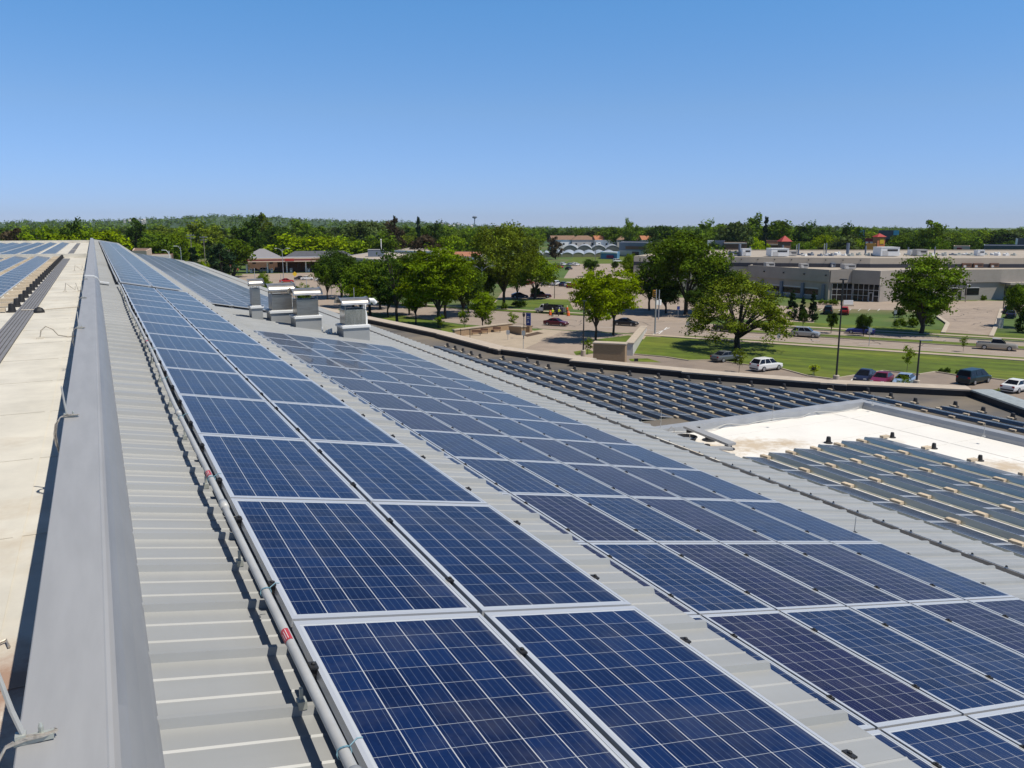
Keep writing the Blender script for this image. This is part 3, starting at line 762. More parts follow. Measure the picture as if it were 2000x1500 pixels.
# A-shaped metal frame and coil on the white roof
fr = thing('metal_sled', 'V-shaped grey metal frame lying on blocks on the white roof', 'frame')
mb = MB()
pa, pb, pc = Vector(G(1342, 833, ZW + 0.5)), Vector(G(1430, 868, ZW + 0.35)), Vector(G(1352, 876, ZW + 0.30))
def beam(mb, a, b, w_, h_):
    t = (b - a); L_ = t.length; q = t.to_track_quat('X', 'Z').to_matrix().to_4x4()
    mb.box((L_ / 2, 0, 0), (L_, w_, h_), mat=Matrix.Translation(a) @ q)
beam(mb, pa, pb, 0.36, 0.08); mb.build('long_channel', M['cap'], fr)
mb = MB(); beam(mb, pc, pb - Vector((0.12, 0.1, 0.09)), 0.30, 0.07); mb.build('short_channel', M['cap'], fr)
mb = MB(); beam(mb, pa + Vector((-.05, -.05, -.12)), pa + Vector((0.5, -0.1, -.14)), 0.05, 0.2); mb.build('end_plate', M['black'], fr)
for (px, py, s, lb) in ((1385, 860, 1.6, 'black foot under the long arm of the V-shaped frame'), (1422, 877, 1.5, 'black foot under the tip of the V-shaped frame'), (1380, 880, 1.5, 'black foot under the short arm of the V-shaped frame')):
    g = G(px, py, ZW); o = link('roof_pedestal', CONE, None, g); o.scale = (s, s, 0.7 if 'tip' in lb else 0.9); tag(o, lb, 'pedestal', 'black feet of the metal frame')
mb = MB()
cx, cy, _ = G(1341, 858, ZW)
for q in range(5):
    mb.tube([(cx + (0.30 + 0.02 * q) * math.cos(a), cy + (0.30 + 0.02 * q) * math.sin(a), ZW + 0.03 + 0.018 * q) for a in [i * math.pi / 10 for i in range(21)]], 0.014, 5)
tag(mb.build('cable_coil', M['black']), 'coil of dark cable lying on the white roof inside the V-shaped frame', 'coil')
mb = MB()
g = Vector(G(1316, 856, ZW)); mb.tube([g, g + Vector((0, 0, 0.35)), g + Vector((-0.12, 0, 0.45)), g + Vector((-0.3, 0.1, 0.2)), g + Vector((-0.5, 0.2, 0.02))], 0.012, 6)
g = Vector(G(1346, 878, ZW + 0.3)); mb.tube([g, g + Vector((0, 0, 0.55))], 0.012, 6); mb.tube([g + Vector((0, 0, .1)), g + Vector((-0.2, 0.05, 0.25)), g + Vector((-0.4, 0.1, 0.2)), g + Vector((-0.45, 0.1, -0.1))], 0.01, 6)
tag(mb.build('cable_loops', M['cable']), 'loops of thin grey cable standing on the white roof beside the coil', 'cable')
# slim masts on the lower roofs
for i, (px, py, z, h) in enumerate(((1664, 1085, zr2(11.45), 0.62), (1214, 802, ZD, 1.6), (1074, 772, ZD + 0.2, 1.0), (906, 705, ZD, 0.9), (1508, 822, ZW + hc, 0.7), (1704, 792, ZW + hc, 0.5), (1290, 838, ZW + hc, 0.7), (1921, 853, ZW + hc, 0.5))):
    g = G(px, py, z)
    t = thing('air_terminal', 'thin grey metal mast ' + ["on the gutter above the nearest tilted panels", "dark and tall on the bare patch of the black roof", "standing among the tilted panels left of the bare patch", "beside the smallest group of tilted panels at the far end", "on the curb between the white roof and the black roof", "at the far corner of the white roof's curb", "at the near end of the curb, by the V-shaped frame", "on the side curb of the white roof towards the street"][i], 'mast', g, 0, 'masts on the lower roofs')
    mb = MB(); mb.tube([(0, 0, 0), (0.01, 0, h * 0.6), (0.02, 0, h)], [0.02 if z < 10 else 0.011, 0.016 if z < 10 else 0.009, 0.006], 6); mb.build('rod', M['black'] if i == 1 else M['conduit'], t)
    mb = MB(); mb.box((0, 0, 0.02), (0.09, 0.09, 0.04)); mb.build('base', M['conduit'], t)
mb = MB(); g = G(1402, 822, ZD + 0.3); mb.lathe((g[0], g[1], ZD), [(0.42, 0), (0.42, 0.32), (0.40, 0.36)], 20)
tag(mb.build('roof_hatch_lid', M['galv']), 'round pale lid on the black roof just behind the white roof curb', 'lid')
# ================================================================ ground, street, lots, hills
NV, DV = (0.828, 0.560), (0.560, -0.828)
def ST(s, t, z=0.0): return (s * NV[0] + t * DV[0], s * NV[1] + t * DV[1], z)
M['ground'] = two_scale(mat('rough_grass', (0.085, 0.145, 0.018), 0.95, var=0.4, scale=0.05, detail=8), (0.16, 0.14, 0.06), 0.012, (0.52, 0.62))
def lawn_mat():
    m = two_scale(mat('mown_lawn', (0.105, 0.155, 0.003), 0.95, var=0.3, scale=0.5, detail=10), (0.14, 0.17, 0.008), 0.09, (0.48, 0.66))
    nt = m.node_tree; N, L = nt.nodes, nt.links; b = N["Principled BSDF"]
    tc = N.new("ShaderNodeTexCoord"); mp = N.new("ShaderNodeMapping"); mp.vector_type = 'TEXTURE'
    mp.inputs["Rotation"].default_value = (0, 0, math.atan2(DV[1], DV[0])); L.new(tc.outputs["Object"], mp.inputs[0])
    sc = N.new("ShaderNodeMapping"); sc.inputs["Scale"].default_value = (0.03, 0.55, 1); L.new(mp.outputs[0], sc.inputs[0])
    nz = N.new("ShaderNodeTexNoise"); nz.inputs["Scale"].default_value = 1.0; nz.inputs["Detail"].default_value = 3; L.new(sc.outputs[0], nz.inputs["Vector"])
    mr = N.new("ShaderNodeMapRange"); mr.inputs[1].default_value = 0.40; mr.inputs[2].default_value = 0.60; mr.inputs[3].default_value = 0.72; mr.inputs[4].default_value = 1.08; L.new(nz.outputs["Fac"], mr.inputs[0])
    hs = N.new("ShaderNodeHueSaturation"); L.new(b.inputs["Base Color"].links[0].from_socket, hs.inputs["Color"]); L.new(mr.outputs[0], hs.inputs["Value"]); L.new(hs.outputs[0], b.inputs["Base Color"])
    return m
M['lawn'] = lawn_mat()
M['asphalt'] = two_scale(mat('worn_asphalt', (0.36, 0.285, 0.22), 0.9, var=0.14, scale=0.5, detail=9), (0.27, 0.215, 0.17), 0.11, (0.52, 0.7))
M['street'] = two_scale(mat('street_surface', (0.335, 0.27, 0.215), 0.9, var=0.12, scale=0.8, detail=9), (0.26, 0.21, 0.17), 0.25, (0.5, 0.7), (0.25, 1, 1))
M['lot'] = two_scale(mat('parking_asphalt', (0.27, 0.215, 0.17), 0.9, var=0.15, scale=0.4, detail=9), (0.20, 0.16, 0.13), 0.14, (0.5, 0.66))
M['concrete'] = mat('tan_concrete', (0.43, 0.35, 0.26), 0.9, var=0.14, scale=0.6, detail=8)
M['mulch'] = mat('brown_mulch', (0.10, 0.065, 0.04), 0.95, var=0.4, scale=2.0)
M['crack'] = mat('crack_sealer', (0.06, 0.055, 0.05), 0.8)
M['kerb'] = mat('kerb_concrete', (0.48, 0.41, 0.32), 0.9, var=0.1, scale=0.8)
mb = MB(); RB = 9000
ring = [(RB * math.cos(a * math.pi / 24), RB * math.sin(a * math.pi / 24), 0) for a in range(48)]
mb.face(ring); struct('ground', mb, M['ground'])
def patch(name, pts, m, dz):
    mb = MB(); mb.face([(p[0], p[1], dz) for p in pts])
    return struct(name, mb, m)
def P(*px): return [G(a, b) for a, b in px]
LAWN_EDGE = [(1233, 692), (1300, 698), (1345, 705), (1395, 704), (1440, 711), (1527, 721), (1578, 735), (1625, 741), (1662, 735), (1725, 725), (1795, 732), (1827, 727), (1870, 734), (1937, 740), (2000, 748), (2250, 790)]
patch('parking_lot', P((1000, 690), (1100, 668), (1233, 691), *LAWN_EDGE[1:], (2300, 1000), (1900, 870), (1500, 780), (1250, 740), (1080, 712)), M['lot'], 0.008)
patch('lawn', P((1262, 657), (1500, 671.5), (1800, 692), (2000, 706), (2250, 725), *LAWN_EDGE[::-1]), M['lawn'], 0.02)
patch('driveway', P((1060, 643), (1300, 657), (1262, 662), (1160, 672), (1240, 690), (1233, 693), (1100, 705), (1000, 690), (1015, 680)), M['asphalt'], 0.012)
patch('plaza', P((892, 655), (965, 641), (1045, 646), (1062, 643), (1098, 647), (1060, 665), (1005, 690), (930, 680)), M['concrete'], 0.016)
patch('planting_bed', P((1020, 655), (1050, 648), (1062, 651), (1030, 658)), M['mulch'], 0.02)
patch('lawn', P((780, 615), (900, 636), (1000, 641), (1040, 644), (960, 643), (900, 652), (840, 650), (700, 620)), M['lawn'], 0.018)
patch('lawn', P((1165, 663), (1228, 655), (1255, 660), (1222, 672), (1168, 674)), M['lawn'], 0.03)
patch('lawn', P((1120, 687), (1150, 682), (1165, 690), (1125, 694)), M['lawn'], 0.018)
patch('lawn', P((1228, 701), (1265, 700), (1292, 708), (1232, 706)), M['lawn'], 0.018)
# the street: two carriageways and a grass median, bending away on the left
near = [ST(137.3, 150), ST(137, 60), ST(136.6, 0), ST(136.2, -40), ST(133, -70), G(1000, 641), G(900, 633), G(800, 619), G(690, 606), G(630, 600)]
farr = [G(600, 572), G(690, 580), G(800, 593), G(880, 600), G(1000, 608.5), G(1150, 616.5), ST(156.5, -55), ST(155.5, -30), ST(155.2, 0), ST(155.5, 60), ST(156, 150)]
patch('street', near + farr, M['street'], 0.010)
def strip(name, s0, s1, t0, t1, m, z0, z1, n=1):
    mb = MB(); q = [ST(s0, t0), ST(s1, t0), ST(s1, t1), ST(s0, t1)]
    mb.prism([(p[0], p[1]) for p in q], z0, z1, cap0=False)
    return struct(name, mb, m)
strip('median', 145.6, 149.0, -34, 140, M['lawn'], 0.0, 0.15)
for s0, s1 in ((145.45, 145.6), (149.0, 149.15)): strip('kerb', s0, s1, -34, 140, M['kerb'], 0, 0.17)
strip('kerb', 136.2, 136.45, -42, 150, M['kerb'], 0, 0.15)
strip('verge', 134.9, 136.2, -42, 150, M['lawn'], 0, 0.13)
strip('sidewalk', 133.2, 134.9, -50, 150, M['concrete'], 0, 0.125)
strip('kerb', 155.6, 155.8, -40, 48, M['kerb'], 0, 0.15)
strip('verge', 155.8, 158.2, -40, 48, M['lawn'], 0, 0.13)
strip('sidewalk', 158.2, 159.8, -40, 150, M['concrete'], 0, 0.12)
strip('lawn', 159.8, 166.5, -30, 44, M['lawn'], 0, 0.11)
strip('verge', 155.8, 158.2, 62, 150, M['lawn'], 0, 0.13)
strip('lawn', 159.8, 170, 62, 150, M['lawn'], 0, 0.11)
strip('side_street', 156.2, 420, -66, -46, M['asphalt'], 0.0, 0.012)
strip('verge', 156.8, 160, -130, -70, M['lawn'], 0, 0.12)
strip('sidewalk', 160, 161.6, -130, -70, M['concrete'], 0, 0.125)
patch('parking_lot', P((960, 597), (1290, 612), (1310, 590), (1290, 556), (1030, 551), (985, 565)), M['asphalt'], 0.014)
patch('parking_lot', P((1100, 545), (1290, 547), (1270, 514), (1120, 514)), M['asphalt'], 0.014)
patch('lawn', P((1100, 516), (1280, 514), (1260, 500), (1120, 502)), M['lawn'], 0.03)
patch('lawn', P((1040, 551), (1230, 552), (1230, 545), (1050, 543)), M['lawn'], 0.03)
patch('lawn', P((960, 598), (1120, 604), (1110, 585), (975, 583)), M['lawn'], 0.03)
patch('parking_lot', P((1586, 602), (1740, 606), (1870, 612), (1920, 588), (1740, 588), (1590, 590)), M['asphalt'], 0.016)
patch('parking_lot', P((1300, 612), (1590, 634), (1590, 602), (1310, 580)), M['asphalt'], 0.014)
patch('driveway', P((1842, 650.5), (1850, 632), (1830, 618), (1868, 596), (1912, 588), (1960, 589), (2010, 590), (2030, 602), (1958, 604), (1947, 632), (1936, 657)), M['asphalt'], 0.15)
mb = MB()
for a, b in (((1842, 650.5), (1851, 632)), ((1851, 632), (1831, 618)), ((1936, 657), (1947, 633)), ((1947, 633), (1956, 604))):
    pa, pb = Vector(G(*a, 0.15)), Vector(G(*b, 0.15)); t = (pb - pa).normalized() * 0.01; nn = Vector((t.y, -t.x, 0)).normalized() * 0.35
    mb.extrude([tuple(-nn), tuple(-nn + Vector((0, 0, 0.15))), tuple(nn + Vector((0, 0, 0.15))), tuple(nn)], pa, pb)
struct('kerb', mb, M['kerb'])
mb = MB()                                   # kerb round the near lawn
for a, b in zip(LAWN_EDGE, LAWN_EDGE[1:]):
    pa, pb = Vector(G(*a)), Vector(G(*b)); t = (pb - pa).normalized(); nn = Vector((t.y, -t.x, 0)) * 0.09
    mb.extrude([tuple(-nn), tuple(-nn + Vector((0, 0, 0.14))), tuple(nn + Vector((0, 0, 0.14))), tuple(nn)], pa, pb)
struct('kerb', mb, M['kerb'])
patch('forecourt', P((380, 552), (430, 536), (640, 532), (700, 560), (660, 606), (590, 602), (520, 575), (450, 565)), M['asphalt'], 0.016)
patch('lawn', P((425, 536), (470, 534), (475, 538), (430, 540)), M['lawn'], 0.03)
# painted lines: lane dashes and bay lines
mb = MB()
for t in range(-60, 120, 9):
    for s in (141.0, 152.3):
        if t < -32 and s > 150: continue
        q = [ST(s - 0.06, t, 0.020), ST(s + 0.06, t, 0.020), ST(s + 0.06, t + 3, 0.020), ST(s - 0.06, t + 3, 0.020)]; mb.face(q)
for k in range(3):
    a, b = [((1308, 640), (1270, 655)), ((1287, 652), (1303, 639)), ((1232, 607), (1262, 609))][k]
    pa, pb = Vector(G(*a, 0.02)), Vector(G(*b, 0.02)); t = (pb - pa).normalized(); nn = Vector((t.y, -t.x, 0)) * 0.09
    mb.face([pa - nn, pa + nn, pb + nn, pb - nn])
for k in range(9):
    pa = Vector(G(1012 + 30 * k, 561, 0.02)); pb = pa + Vector((0.55, 0.83, 0)) * 5.0; nn = Vector((0.83, -0.55, 0)) * 0.06
    mb.face([pa - nn, pa + nn, pb + nn, pb - nn])
for k in range(7):
    pa = Vector(G(1600 + 19 * k, 607, 0.024)); pb = pa + Vector((0.828, 0.56, 0)) * 5.0; nn = Vector((0.56, -0.828, 0)) * 0.06
    mb.face([pa - nn, pa + nn, pb + nn, pb - nn])
for k in range(6):
    pa = Vector(G(1655 + 45 * k, 752 + 6 * k, 0.02)); pb = pa + Vector((0.828, 0.56, 0)) * 4.6; nn = Vector((0.56, -0.828, 0)) * 0.055
    mb.face([pa - nn, pa + nn, pb + nn, pb - nn])
struct('road_markings', mb, M['whitepaint'])
mb = MB(); r4 = random.Random(11)            # sealed cracks wandering over the driveway and street
def crack(px, py, n, z, ang):
    p = Vector(G(px, py, z)); a = ang; pts = [p]
    for i in range(n):
        a += r4.uniform(-0.6, 0.6); p = p + Vector((math.cos(a), math.sin(a), 0)) * r4.uniform(0.6, 1.3); pts.append(p)
    for u, v in zip(pts, pts[1:]):
        t = (v - u).normalized(); nn = Vector((t.y, -t.x, 0)) * 0.075
        mb.face([u - nn, u + nn, v + nn, v - nn])
for i in range(22): crack(r4.uniform(1862, 1935), r4.uniform(600, 648), r4.randint(5, 11), 0.158, r4.uniform(0, 6.3))
for i in range(14): crack(r4.uniform(1350, 1950), 668 + r4.uniform(-10, 6), r4.randint(3, 7), 0.018, r4.uniform(0, 6.3))
for i in range(12): crack(r4.uniform(1000, 1280), 632 + r4.uniform(-8, 8), r4.randint(3, 7), 0.018, r4.uniform(0, 6.3))
struct('road_cracks', mb, M['crack'])
# hills and wooded horizon
HP = [(-400, 438), (0, 431), (60, 427), (150, 428), (250, 424), (330, 421), (420, 417), (520, 418), (600, 424), (700, 428), (790, 428), (880, 433), (1000, 439.5), (1130, 441), (1300, 439), (1450, 437), (1600, 438), (1750, 441), (1850, 446), (2000, 447.5), (2400, 448)]
def hp(px):
    for (a, ya), (b, yb) in zip(HP, HP[1:]):
        if a <= px <= b: return ya + (yb - ya) * (px - a) / (b - a)
    return 445
def ground_h(px, D):
    """terrain height of the far country in the sighting direction px at distance D"""
    zt = GD(px, hp(px) + 2.0, 4200)[2] - 12
    k = min(1, max(0, (D - 1000) / 3200)); k = k * k * (3 - 2 * k)
    return (zt if zt > 0 else zt) * k
mb = MB(); r5 = random.Random(5)
cols = list(range(-420, 2440, 6)); rad = [900 * (5.2 ** (i / 26)) for i in range(27)]
vs = []
for D in rad:
    for px in cols:
        d = ray(px, 441); q = D / math.hypot(d[0], d[1])
        vs.append((d[0] * q, d[1] * q, ground_h(px, D) + (r5.uniform(-1, 1) * 3.2 + 3.0 * math.sin(px * 0.043 + D * 0.004) if D > 1500 else 0.15)))
nc = len(cols); fs = [(i * nc + k, i * nc + k + 1, (i + 1) * nc + k + 1, (i + 1) * nc + k) for i in range(len(rad) - 1) for k in range(nc - 1)]
mb.idx(vs, fs)
M['hill'] = two_scale(mat('wooded_hill', (0.045, 0.085, 0.025), 0.95, var=0.45, scale=0.03, detail=8), (0.075, 0.12, 0.035), 0.006, (0.5, 0.6))
struct('hills', mb, M['hill'])
# ================================================================ trees
def leaf_mat(name, col, tr=0.28):
    m = bpy.data.materials.new(name); m.use_nodes = True
    nt = m.node_tree; N, L = nt.nodes, nt.links
    N.remove(N["Principled BSDF"]); o = N["Material Output"]
    tc = N.new("ShaderNodeTexCoord"); nz = N.new("ShaderNodeTexNoise"); nz.inputs["Scale"].default_value = 9; nz.inputs["Detail"].default_value = 3
    L.new(tc.outputs["Object"], nz.inputs["Vector"])
    oi = N.new("ShaderNodeObjectInfo"); ad = N.new("ShaderNodeMath"); ad.operation = 'MULTIPLY_ADD'; ad.inputs[1].default_value = 0.30; ad.inputs[2].default_value = 0.55
    L.new(oi.outputs["Random"], ad.inputs[0])
    a2 = N.new("ShaderNodeMath"); a2.operation = 'MULTIPLY_ADD'; a2.inputs[1].default_value = 0.6; L.new(nz.outputs["Fac"], a2.inputs[0]); L.new(ad.outputs[0], a2.inputs[2])
    hs = N.new("ShaderNodeHueSaturation"); hs.inputs["Color"].default_value = (*col, 1); L.new(a2.outputs[0], hs.inputs["Value"])
    df = N.new("ShaderNodeBsdfDiffuse"); tl = N.new("ShaderNodeBsdfTranslucent"); mx = N.new("ShaderNodeMixShader"); mx.inputs[0].default_value = tr
    yl = N.new("ShaderNodeMix"); yl.data_type = 'RGBA'; yl.blend_type = 'MULTIPLY'; yl.inputs[0].default_value = 1; yl.inputs[7].default_value = (1.25, 1.1, 0.5, 1)
    L.new(hs.outputs[0], df.inputs[0]); L.new(hs.outputs[0], yl.inputs[6]); L.new(yl.outputs[2], tl.inputs[0])
    L.new(df.outputs[0], mx.inputs[1]); L.new(tl.outputs[0], mx.inputs[2]); L.new(mx.outputs[0], o.inputs[0])
    return m
PAL = {'bright': (0.22, 0.30, 0.006), 'fresh': (0.150, 0.225, 0.008), 'mid': (0.098, 0.158, 0.012), 'deep': (0.046, 0.084, 0.012), 'olive': (0.135, 0.178, 0.016), 'grey': (0.085, 0.12, 0.038),
       'brown': (0.085, 0.065, 0.040), 'spruce': (0.025, 0.050, 0.022), 'lime': (0.34, 0.42, 0.02)}
LM = {}
for k, c in PAL.items():
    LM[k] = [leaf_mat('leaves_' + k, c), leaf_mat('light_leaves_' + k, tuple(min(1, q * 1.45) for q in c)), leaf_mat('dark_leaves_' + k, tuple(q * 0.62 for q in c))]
M['bark'] = mat('dark_bark', (0.055, 0.045, 0.036), 0.95, var=0.3, scale=6)
M['bark2'] = mat('grey_bark', (0.16, 0.13, 0.10), 0.95, var=0.3, scale=6)
def cards(name, cen, rad3, leaf, n, seed, clump_tone, flat=0.0):
    """n leaf cards in each clump (cen: k x 3, rad3: k x 3), facing mostly outwards from the clump's middle"""
    g = np.random.default_rng(seed)
    k = len(cen); tot = k * n
    d = g.normal(size=(tot, 3)); d /= np.linalg.norm(d, axis=1)[:, None]
    rr = g.uniform(0.25, 1.0, tot) ** 0.5
    c = np.repeat(cen, n, 0); r3 = np.repeat(rad3, n, 0)
    p = c + d * rr[:, None] * r3
    ph = p / (np.mean(rad3) * 0.9)
    wob = np.stack([np.sin(ph[:, 1] * 2.3 + ph[:, 2] * 1.1), np.sin(ph[:, 2] * 2.7 + ph[:, 0] * 1.3), np.sin(ph[:, 0] * 2.1 + ph[:, 1] * 1.7)], 1)
    p = p + wob * r3 * 0.38
    keep = (np.sin(ph[:, 0] * 4.1 + 1.3) * np.sin(ph[:, 1] * 3.7 + 0.4) * np.sin(ph[:, 2] * 4.5) < 0.30)
    p[~keep] = c[~keep] + d[~keep] * r3[~keep] * 0.45
    nn = d + g.normal(size=(tot, 3)) * 0.55; nn[:, 2] += 0.25; nn /= np.linalg.norm(nn, axis=1)[:, None]
    a = np.cross(nn, g.normal(size=(tot, 3))); a /= np.linalg.norm(a, axis=1)[:, None]
    b = np.cross(nn, a)
    sz = leaf * g.uniform(0.55, 1.25, tot)
    a *= (sz * 0.55)[:, None]; b *= (sz * 0.40)[:, None]
    v = np.empty((tot * 4, 3)); v[0::4] = p - a; v[1::4] = p + b * g.uniform(.5, 1.2, tot)[:, None]; v[2::4] = p + a; v[3::4] = p - b * g.uniform(.5, 1.2, tot)[:, None]
    me = bpy.data.meshes.new(name)
    me.vertices.add(tot * 4); me.vertices.foreach_set("co", v.ravel())
    me.loops.add(tot * 4); me.loops.foreach_set("vertex_index", np.arange(tot * 4))
    me.polygons.add(tot); me.polygons.foreach_set("loop_start", np.arange(0, tot * 4, 4))
    me.polygons.foreach_set("material_index", np.repeat(clump_tone, n).astype(np.int32))
    me.update(calc_edges=True); me.validate()
    return me
def tree_meshes(name, seed, shape, nc, n, leaf, trunk_h=0.3, tr=0.022, wood=True):
    """unit tree: height 1, crown radius about 0.5 in plan (scaled per tree)"""
    g = np.random.default_rng(seed)
    cen, rad = [], []
    while len(cen) < nc:
        p = g.uniform(-1, 1, 3)
        if shape == 'round':
            if not 0.30 < np.linalg.norm(p) < 0.95: continue
            q = (p[0] * .40, p[1] * .40, trunk_h + (1 - trunk_h) * (0.52 + 0.44 * p[2])); r = g.uniform(.085, .16); rad.append((r, r, r * (1 - trunk_h) * 0.95))
        elif shape == 'open':
            if not 0.25 < np.linalg.norm(p) < 1.0: continue
            k = 0.75 + 0.25 * p[2]
            q = (p[0] * .42 * k, p[1] * .42 * k, trunk_h + (1 - trunk_h) * (0.5 + 0.46 * p[2])); r = g.uniform(.055, .12); rad.append((r * 1.2, r * 1.2, r * 0.55))
        elif shape == 'umbrella':
            rr = math.hypot(p[0], p[1])
            if rr > 1 or p[2] < -0.2: continue
            zz = 0.94 - 0.58 * rr ** 1.9 - 0.22 * (1 - p[2]) * (0.3 + rr * 0.5)
            q = (p[0] * .44, p[1] * .44, zz); r = g.uniform(.05, .095); rad.append((r * 1.15, r * 1.15, r * 0.9))
        elif shape == 'tall':
            if not 0.2 < np.linalg.norm(p) < 1.0: continue
            q = (p[0] * .36, p[1] * .36, trunk_h + (1 - trunk_h) * (0.5 + 0.45 * p[2])); r = g.uniform(.07, .13); rad.append((r, r, r * .75))
        elif shape == 'spire':
            z = g.uniform(0.06, 0.97); wdt = (1 - z) ** 0.85 * 0.42 + 0.02; a = g.uniform(0, 6.28)
            q = (math.cos(a) * wdt * g.uniform(.3, .85), math.sin(a) * wdt * g.uniform(.3, .85), z); r = 0.05 + 0.10 * (1 - z); rad.append((r, r, r * .45))
        elif shape == 'shrub':
            if np.linalg.norm(p) > 1 or p[2] < -.1: continue
            q = (p[0] * .40, p[1] * .40, 0.25 + 0.5 * max(0, p[2])); r = g.uniform(.12, .2); rad.append((r, r, r * 1.2))
        elif shape == 'young':
            if np.linalg.norm(p) > 1: continue
            q = (p[0] * .30, p[1] * .30, 0.62 + 0.32 * p[2]); r = g.uniform(.05, .11); rad.append((r * 1.3, r * 1.3, r * .8))
        cen.append(q); rad[-1] = tuple(v * g.uniform(0.7, 1.35) for v in rad[-1])
    cen, rad = np.array(cen), np.array(rad)
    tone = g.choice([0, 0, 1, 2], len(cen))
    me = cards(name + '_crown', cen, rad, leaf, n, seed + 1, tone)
    tm = None
    if wood:
        mb = MB()
        top = {'umbrella': 0.20, 'spire': 0.95}.get(shape, trunk_h)
        mb.tube([(0, 0, -0.02), (0.004, 0, 0.02), (0.01, 0.006, top * 0.6), (0.0, 0.0, top)], [tr * 1.6, tr * 1.15, tr, tr * 0.85 if shape != 'spire' else 0.004], 8)
        if shape not in ('spire', 'shrub'):
            pick = g.choice(len(cen), min(len(cen), 20 if shape in ('open', 'umbrella', 'tall') else 9), replace=False)
            for i in pick:
                e = cen[i]; s = Vector((0.0, 0.0, top * g.uniform(0.8, 1.0)))
                m1 = s.lerp(Vector(e), 0.35) + Vector((0, 0, 0.03)); m2 = s.lerp(Vector(e), 0.7) + Vector((0, 0, 0.035))
                mb.tube([s - Vector((0, 0, .03)), m1, m2, e], [tr * .62, tr * .42, tr * .26, tr * .1], 5)
        tm = mb.mesh(name + '_trunk', M['bark'])
    return me, tm
KIND = {}
def need(kind):
    if kind in KIND: return KIND[kind]
    spec = {'round': ('round', 64, 260, 0.031, 0.22, 0.020), 'round2': ('round', 58, 260, 0.031, 0.26, 0.022), 'open': ('open', 90, 150, 0.030, 0.28, 0.016), 'open2': ('open', 84, 150, 0.030, 0.30, 0.015),
            'umbrella': ('umbrella', 125, 150, 0.022, 0.30, 0.026), 'tall': ('tall', 84, 170, 0.025, 0.25, 0.016), 'spire': ('spire', 60, 90, 0.05, 0.1, 0.02), 'shrub': ('shrub', 22, 130, 0.085, 0.1, 0.03), 'young': ('young', 26, 42, 0.050, 0.42, 0.011),
            'far1': ('round', 40, 80, 0.060, 0.05, 0.02), 'far2': ('round', 46, 72, 0.058, 0.02, 0.02), 'far3': ('tall', 44, 70, 0.060, 0.06, 0.02), 'farspire': ('spire', 40, 50, 0.07, 0.08, 0.02), 'elm': ('open', 120, 150, 0.028, 0.17, 0.022), 'sparse': ('open', 34, 34, 0.040, 0.25, 0.020)}[kind]
    KIND[kind] = tree_meshes(kind, sum(map(ord, kind)), *spec[:1], *spec[1:4], trunk_h=spec[4], tr=spec[5])
    return KIND[kind]
rt = random.Random(21)
def tree(name, label, x, y, h, wdt, kind, pal, group=None, z=0.0, cat='tree', rz=None, bark=None, dep=None):
    crown, trunk = need(kind)
    o = link(name, None, None, (x, y, z), (0, 0, rt.uniform(0, 6.28) if rz is None else rz))
    tag(o, label, cat, group)
    sx = wdt / {'spire': 0.9, 'farspire': 0.9, 'umbrella': 1.0, 'young': 0.76, 'tall': 0.9}.get(kind, 1.02)
    sy = sx if dep is None else dep
    c = link('crown', crown, o); c.scale = (sx, sy, h)
    if not c.data.materials:
        for m in LM['mid']: c.data.materials.append(m)
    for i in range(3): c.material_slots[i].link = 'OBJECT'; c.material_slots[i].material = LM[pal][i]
    if trunk is not None:
        t = link('trunk', trunk, o); k = 0.55 * sx + 0.45 * h * 0.6
        t.scale = (sx, sy, h)
        if bark: t.material_slots[0].link = 'OBJECT'; t.material_slots[0].material = bark
    return o
def tree_px(name, label, px, base_y, top_y, wpx, kind, pal, group=None, cx=None, **kw):
    """stand a tree on the ground where the photograph shows its foot; height and spread from its size in metres there"""
    g = G(px, base_y); k = px_per_m((g[0], g[1], 3))
    D = math.hypot(g[0], g[1]); h = GD(px, top_y, D)[2]
    return tree(name, label, g[0], g[1], h, wpx / k, kind, pal, group, **kw)
T = tree_px
T('spreading_tree', 'wide spreading olive green tree with forked dark limbs on the lawn', 1440, 680, 529, 240, 'umbrella', 'olive', dep=16)
T('locust_tree', 'yellow-green locust tree at the drive, left one of the pair', 1163, 668, 528, 140, 'open', 'bright', 'two locusts by the drive')
T('locust_tree', 'yellow-green locust tree standing behind its twin, right one of the pair', 1198, 655, 524, 150, 'open2', 'bright', 'two locusts by the drive')
T('maple_tree', 'tallest dense green maple in the middle distance, left of the grey industrial building', 1340, 614, 450, 186, 'round', 'mid')
T('shade_tree', 'dark shady tree beside the traffic signal, at the foot of the tall maple', 1268, 606, 512, 92, 'round2', 'deep')
T('shade_tree', 'dark tree filling the gap right of the tall maple', 1392, 610, 505, 96, 'round2', 'deep')
T('elm_tree', 'large lone elm in front of the grey building with a bare lower trunk', 1799, 652, 498, 184, 'elm', 'mid')
T('ash_tree', 'tall loose olive ash tree beside the double arm street lamp', 985, 602, 434, 150, 'tall', 'olive')
T('linden_tree', 'medium green linden in the far car park, right of the tall ash', 1046, 585, 492, 108, 'round', 'fresh')
T('bright_tree', 'broad yellow-green tree at the kerb with a black trunk', 858, 640, 482, 190, 'open', 'fresh')
T('low_tree', 'low lime green tree beside the parapet at the left end of the plaza', 812, 634, 545, 100, 'open2', 'bright')
T('bare_tree', 'half bare dark tree with crooked branches behind the lime green tree', 776, 630, 476, 130, 'sparse', 'deep', bark=M['bark'])
T('dark_tree', 'dark rounded tree beside the gas station forecourt', 668, 582, 488, 128, 'round', 'deep')
T('dark_tree', 'green bushy tree between the steel vents and the plaza trees', 722, 617, 506, 132, 'round2', 'mid')
T('dark_tree', 'small dark tree behind the lamp post at the street corner', 952, 602, 512, 66, 'round', 'deep')
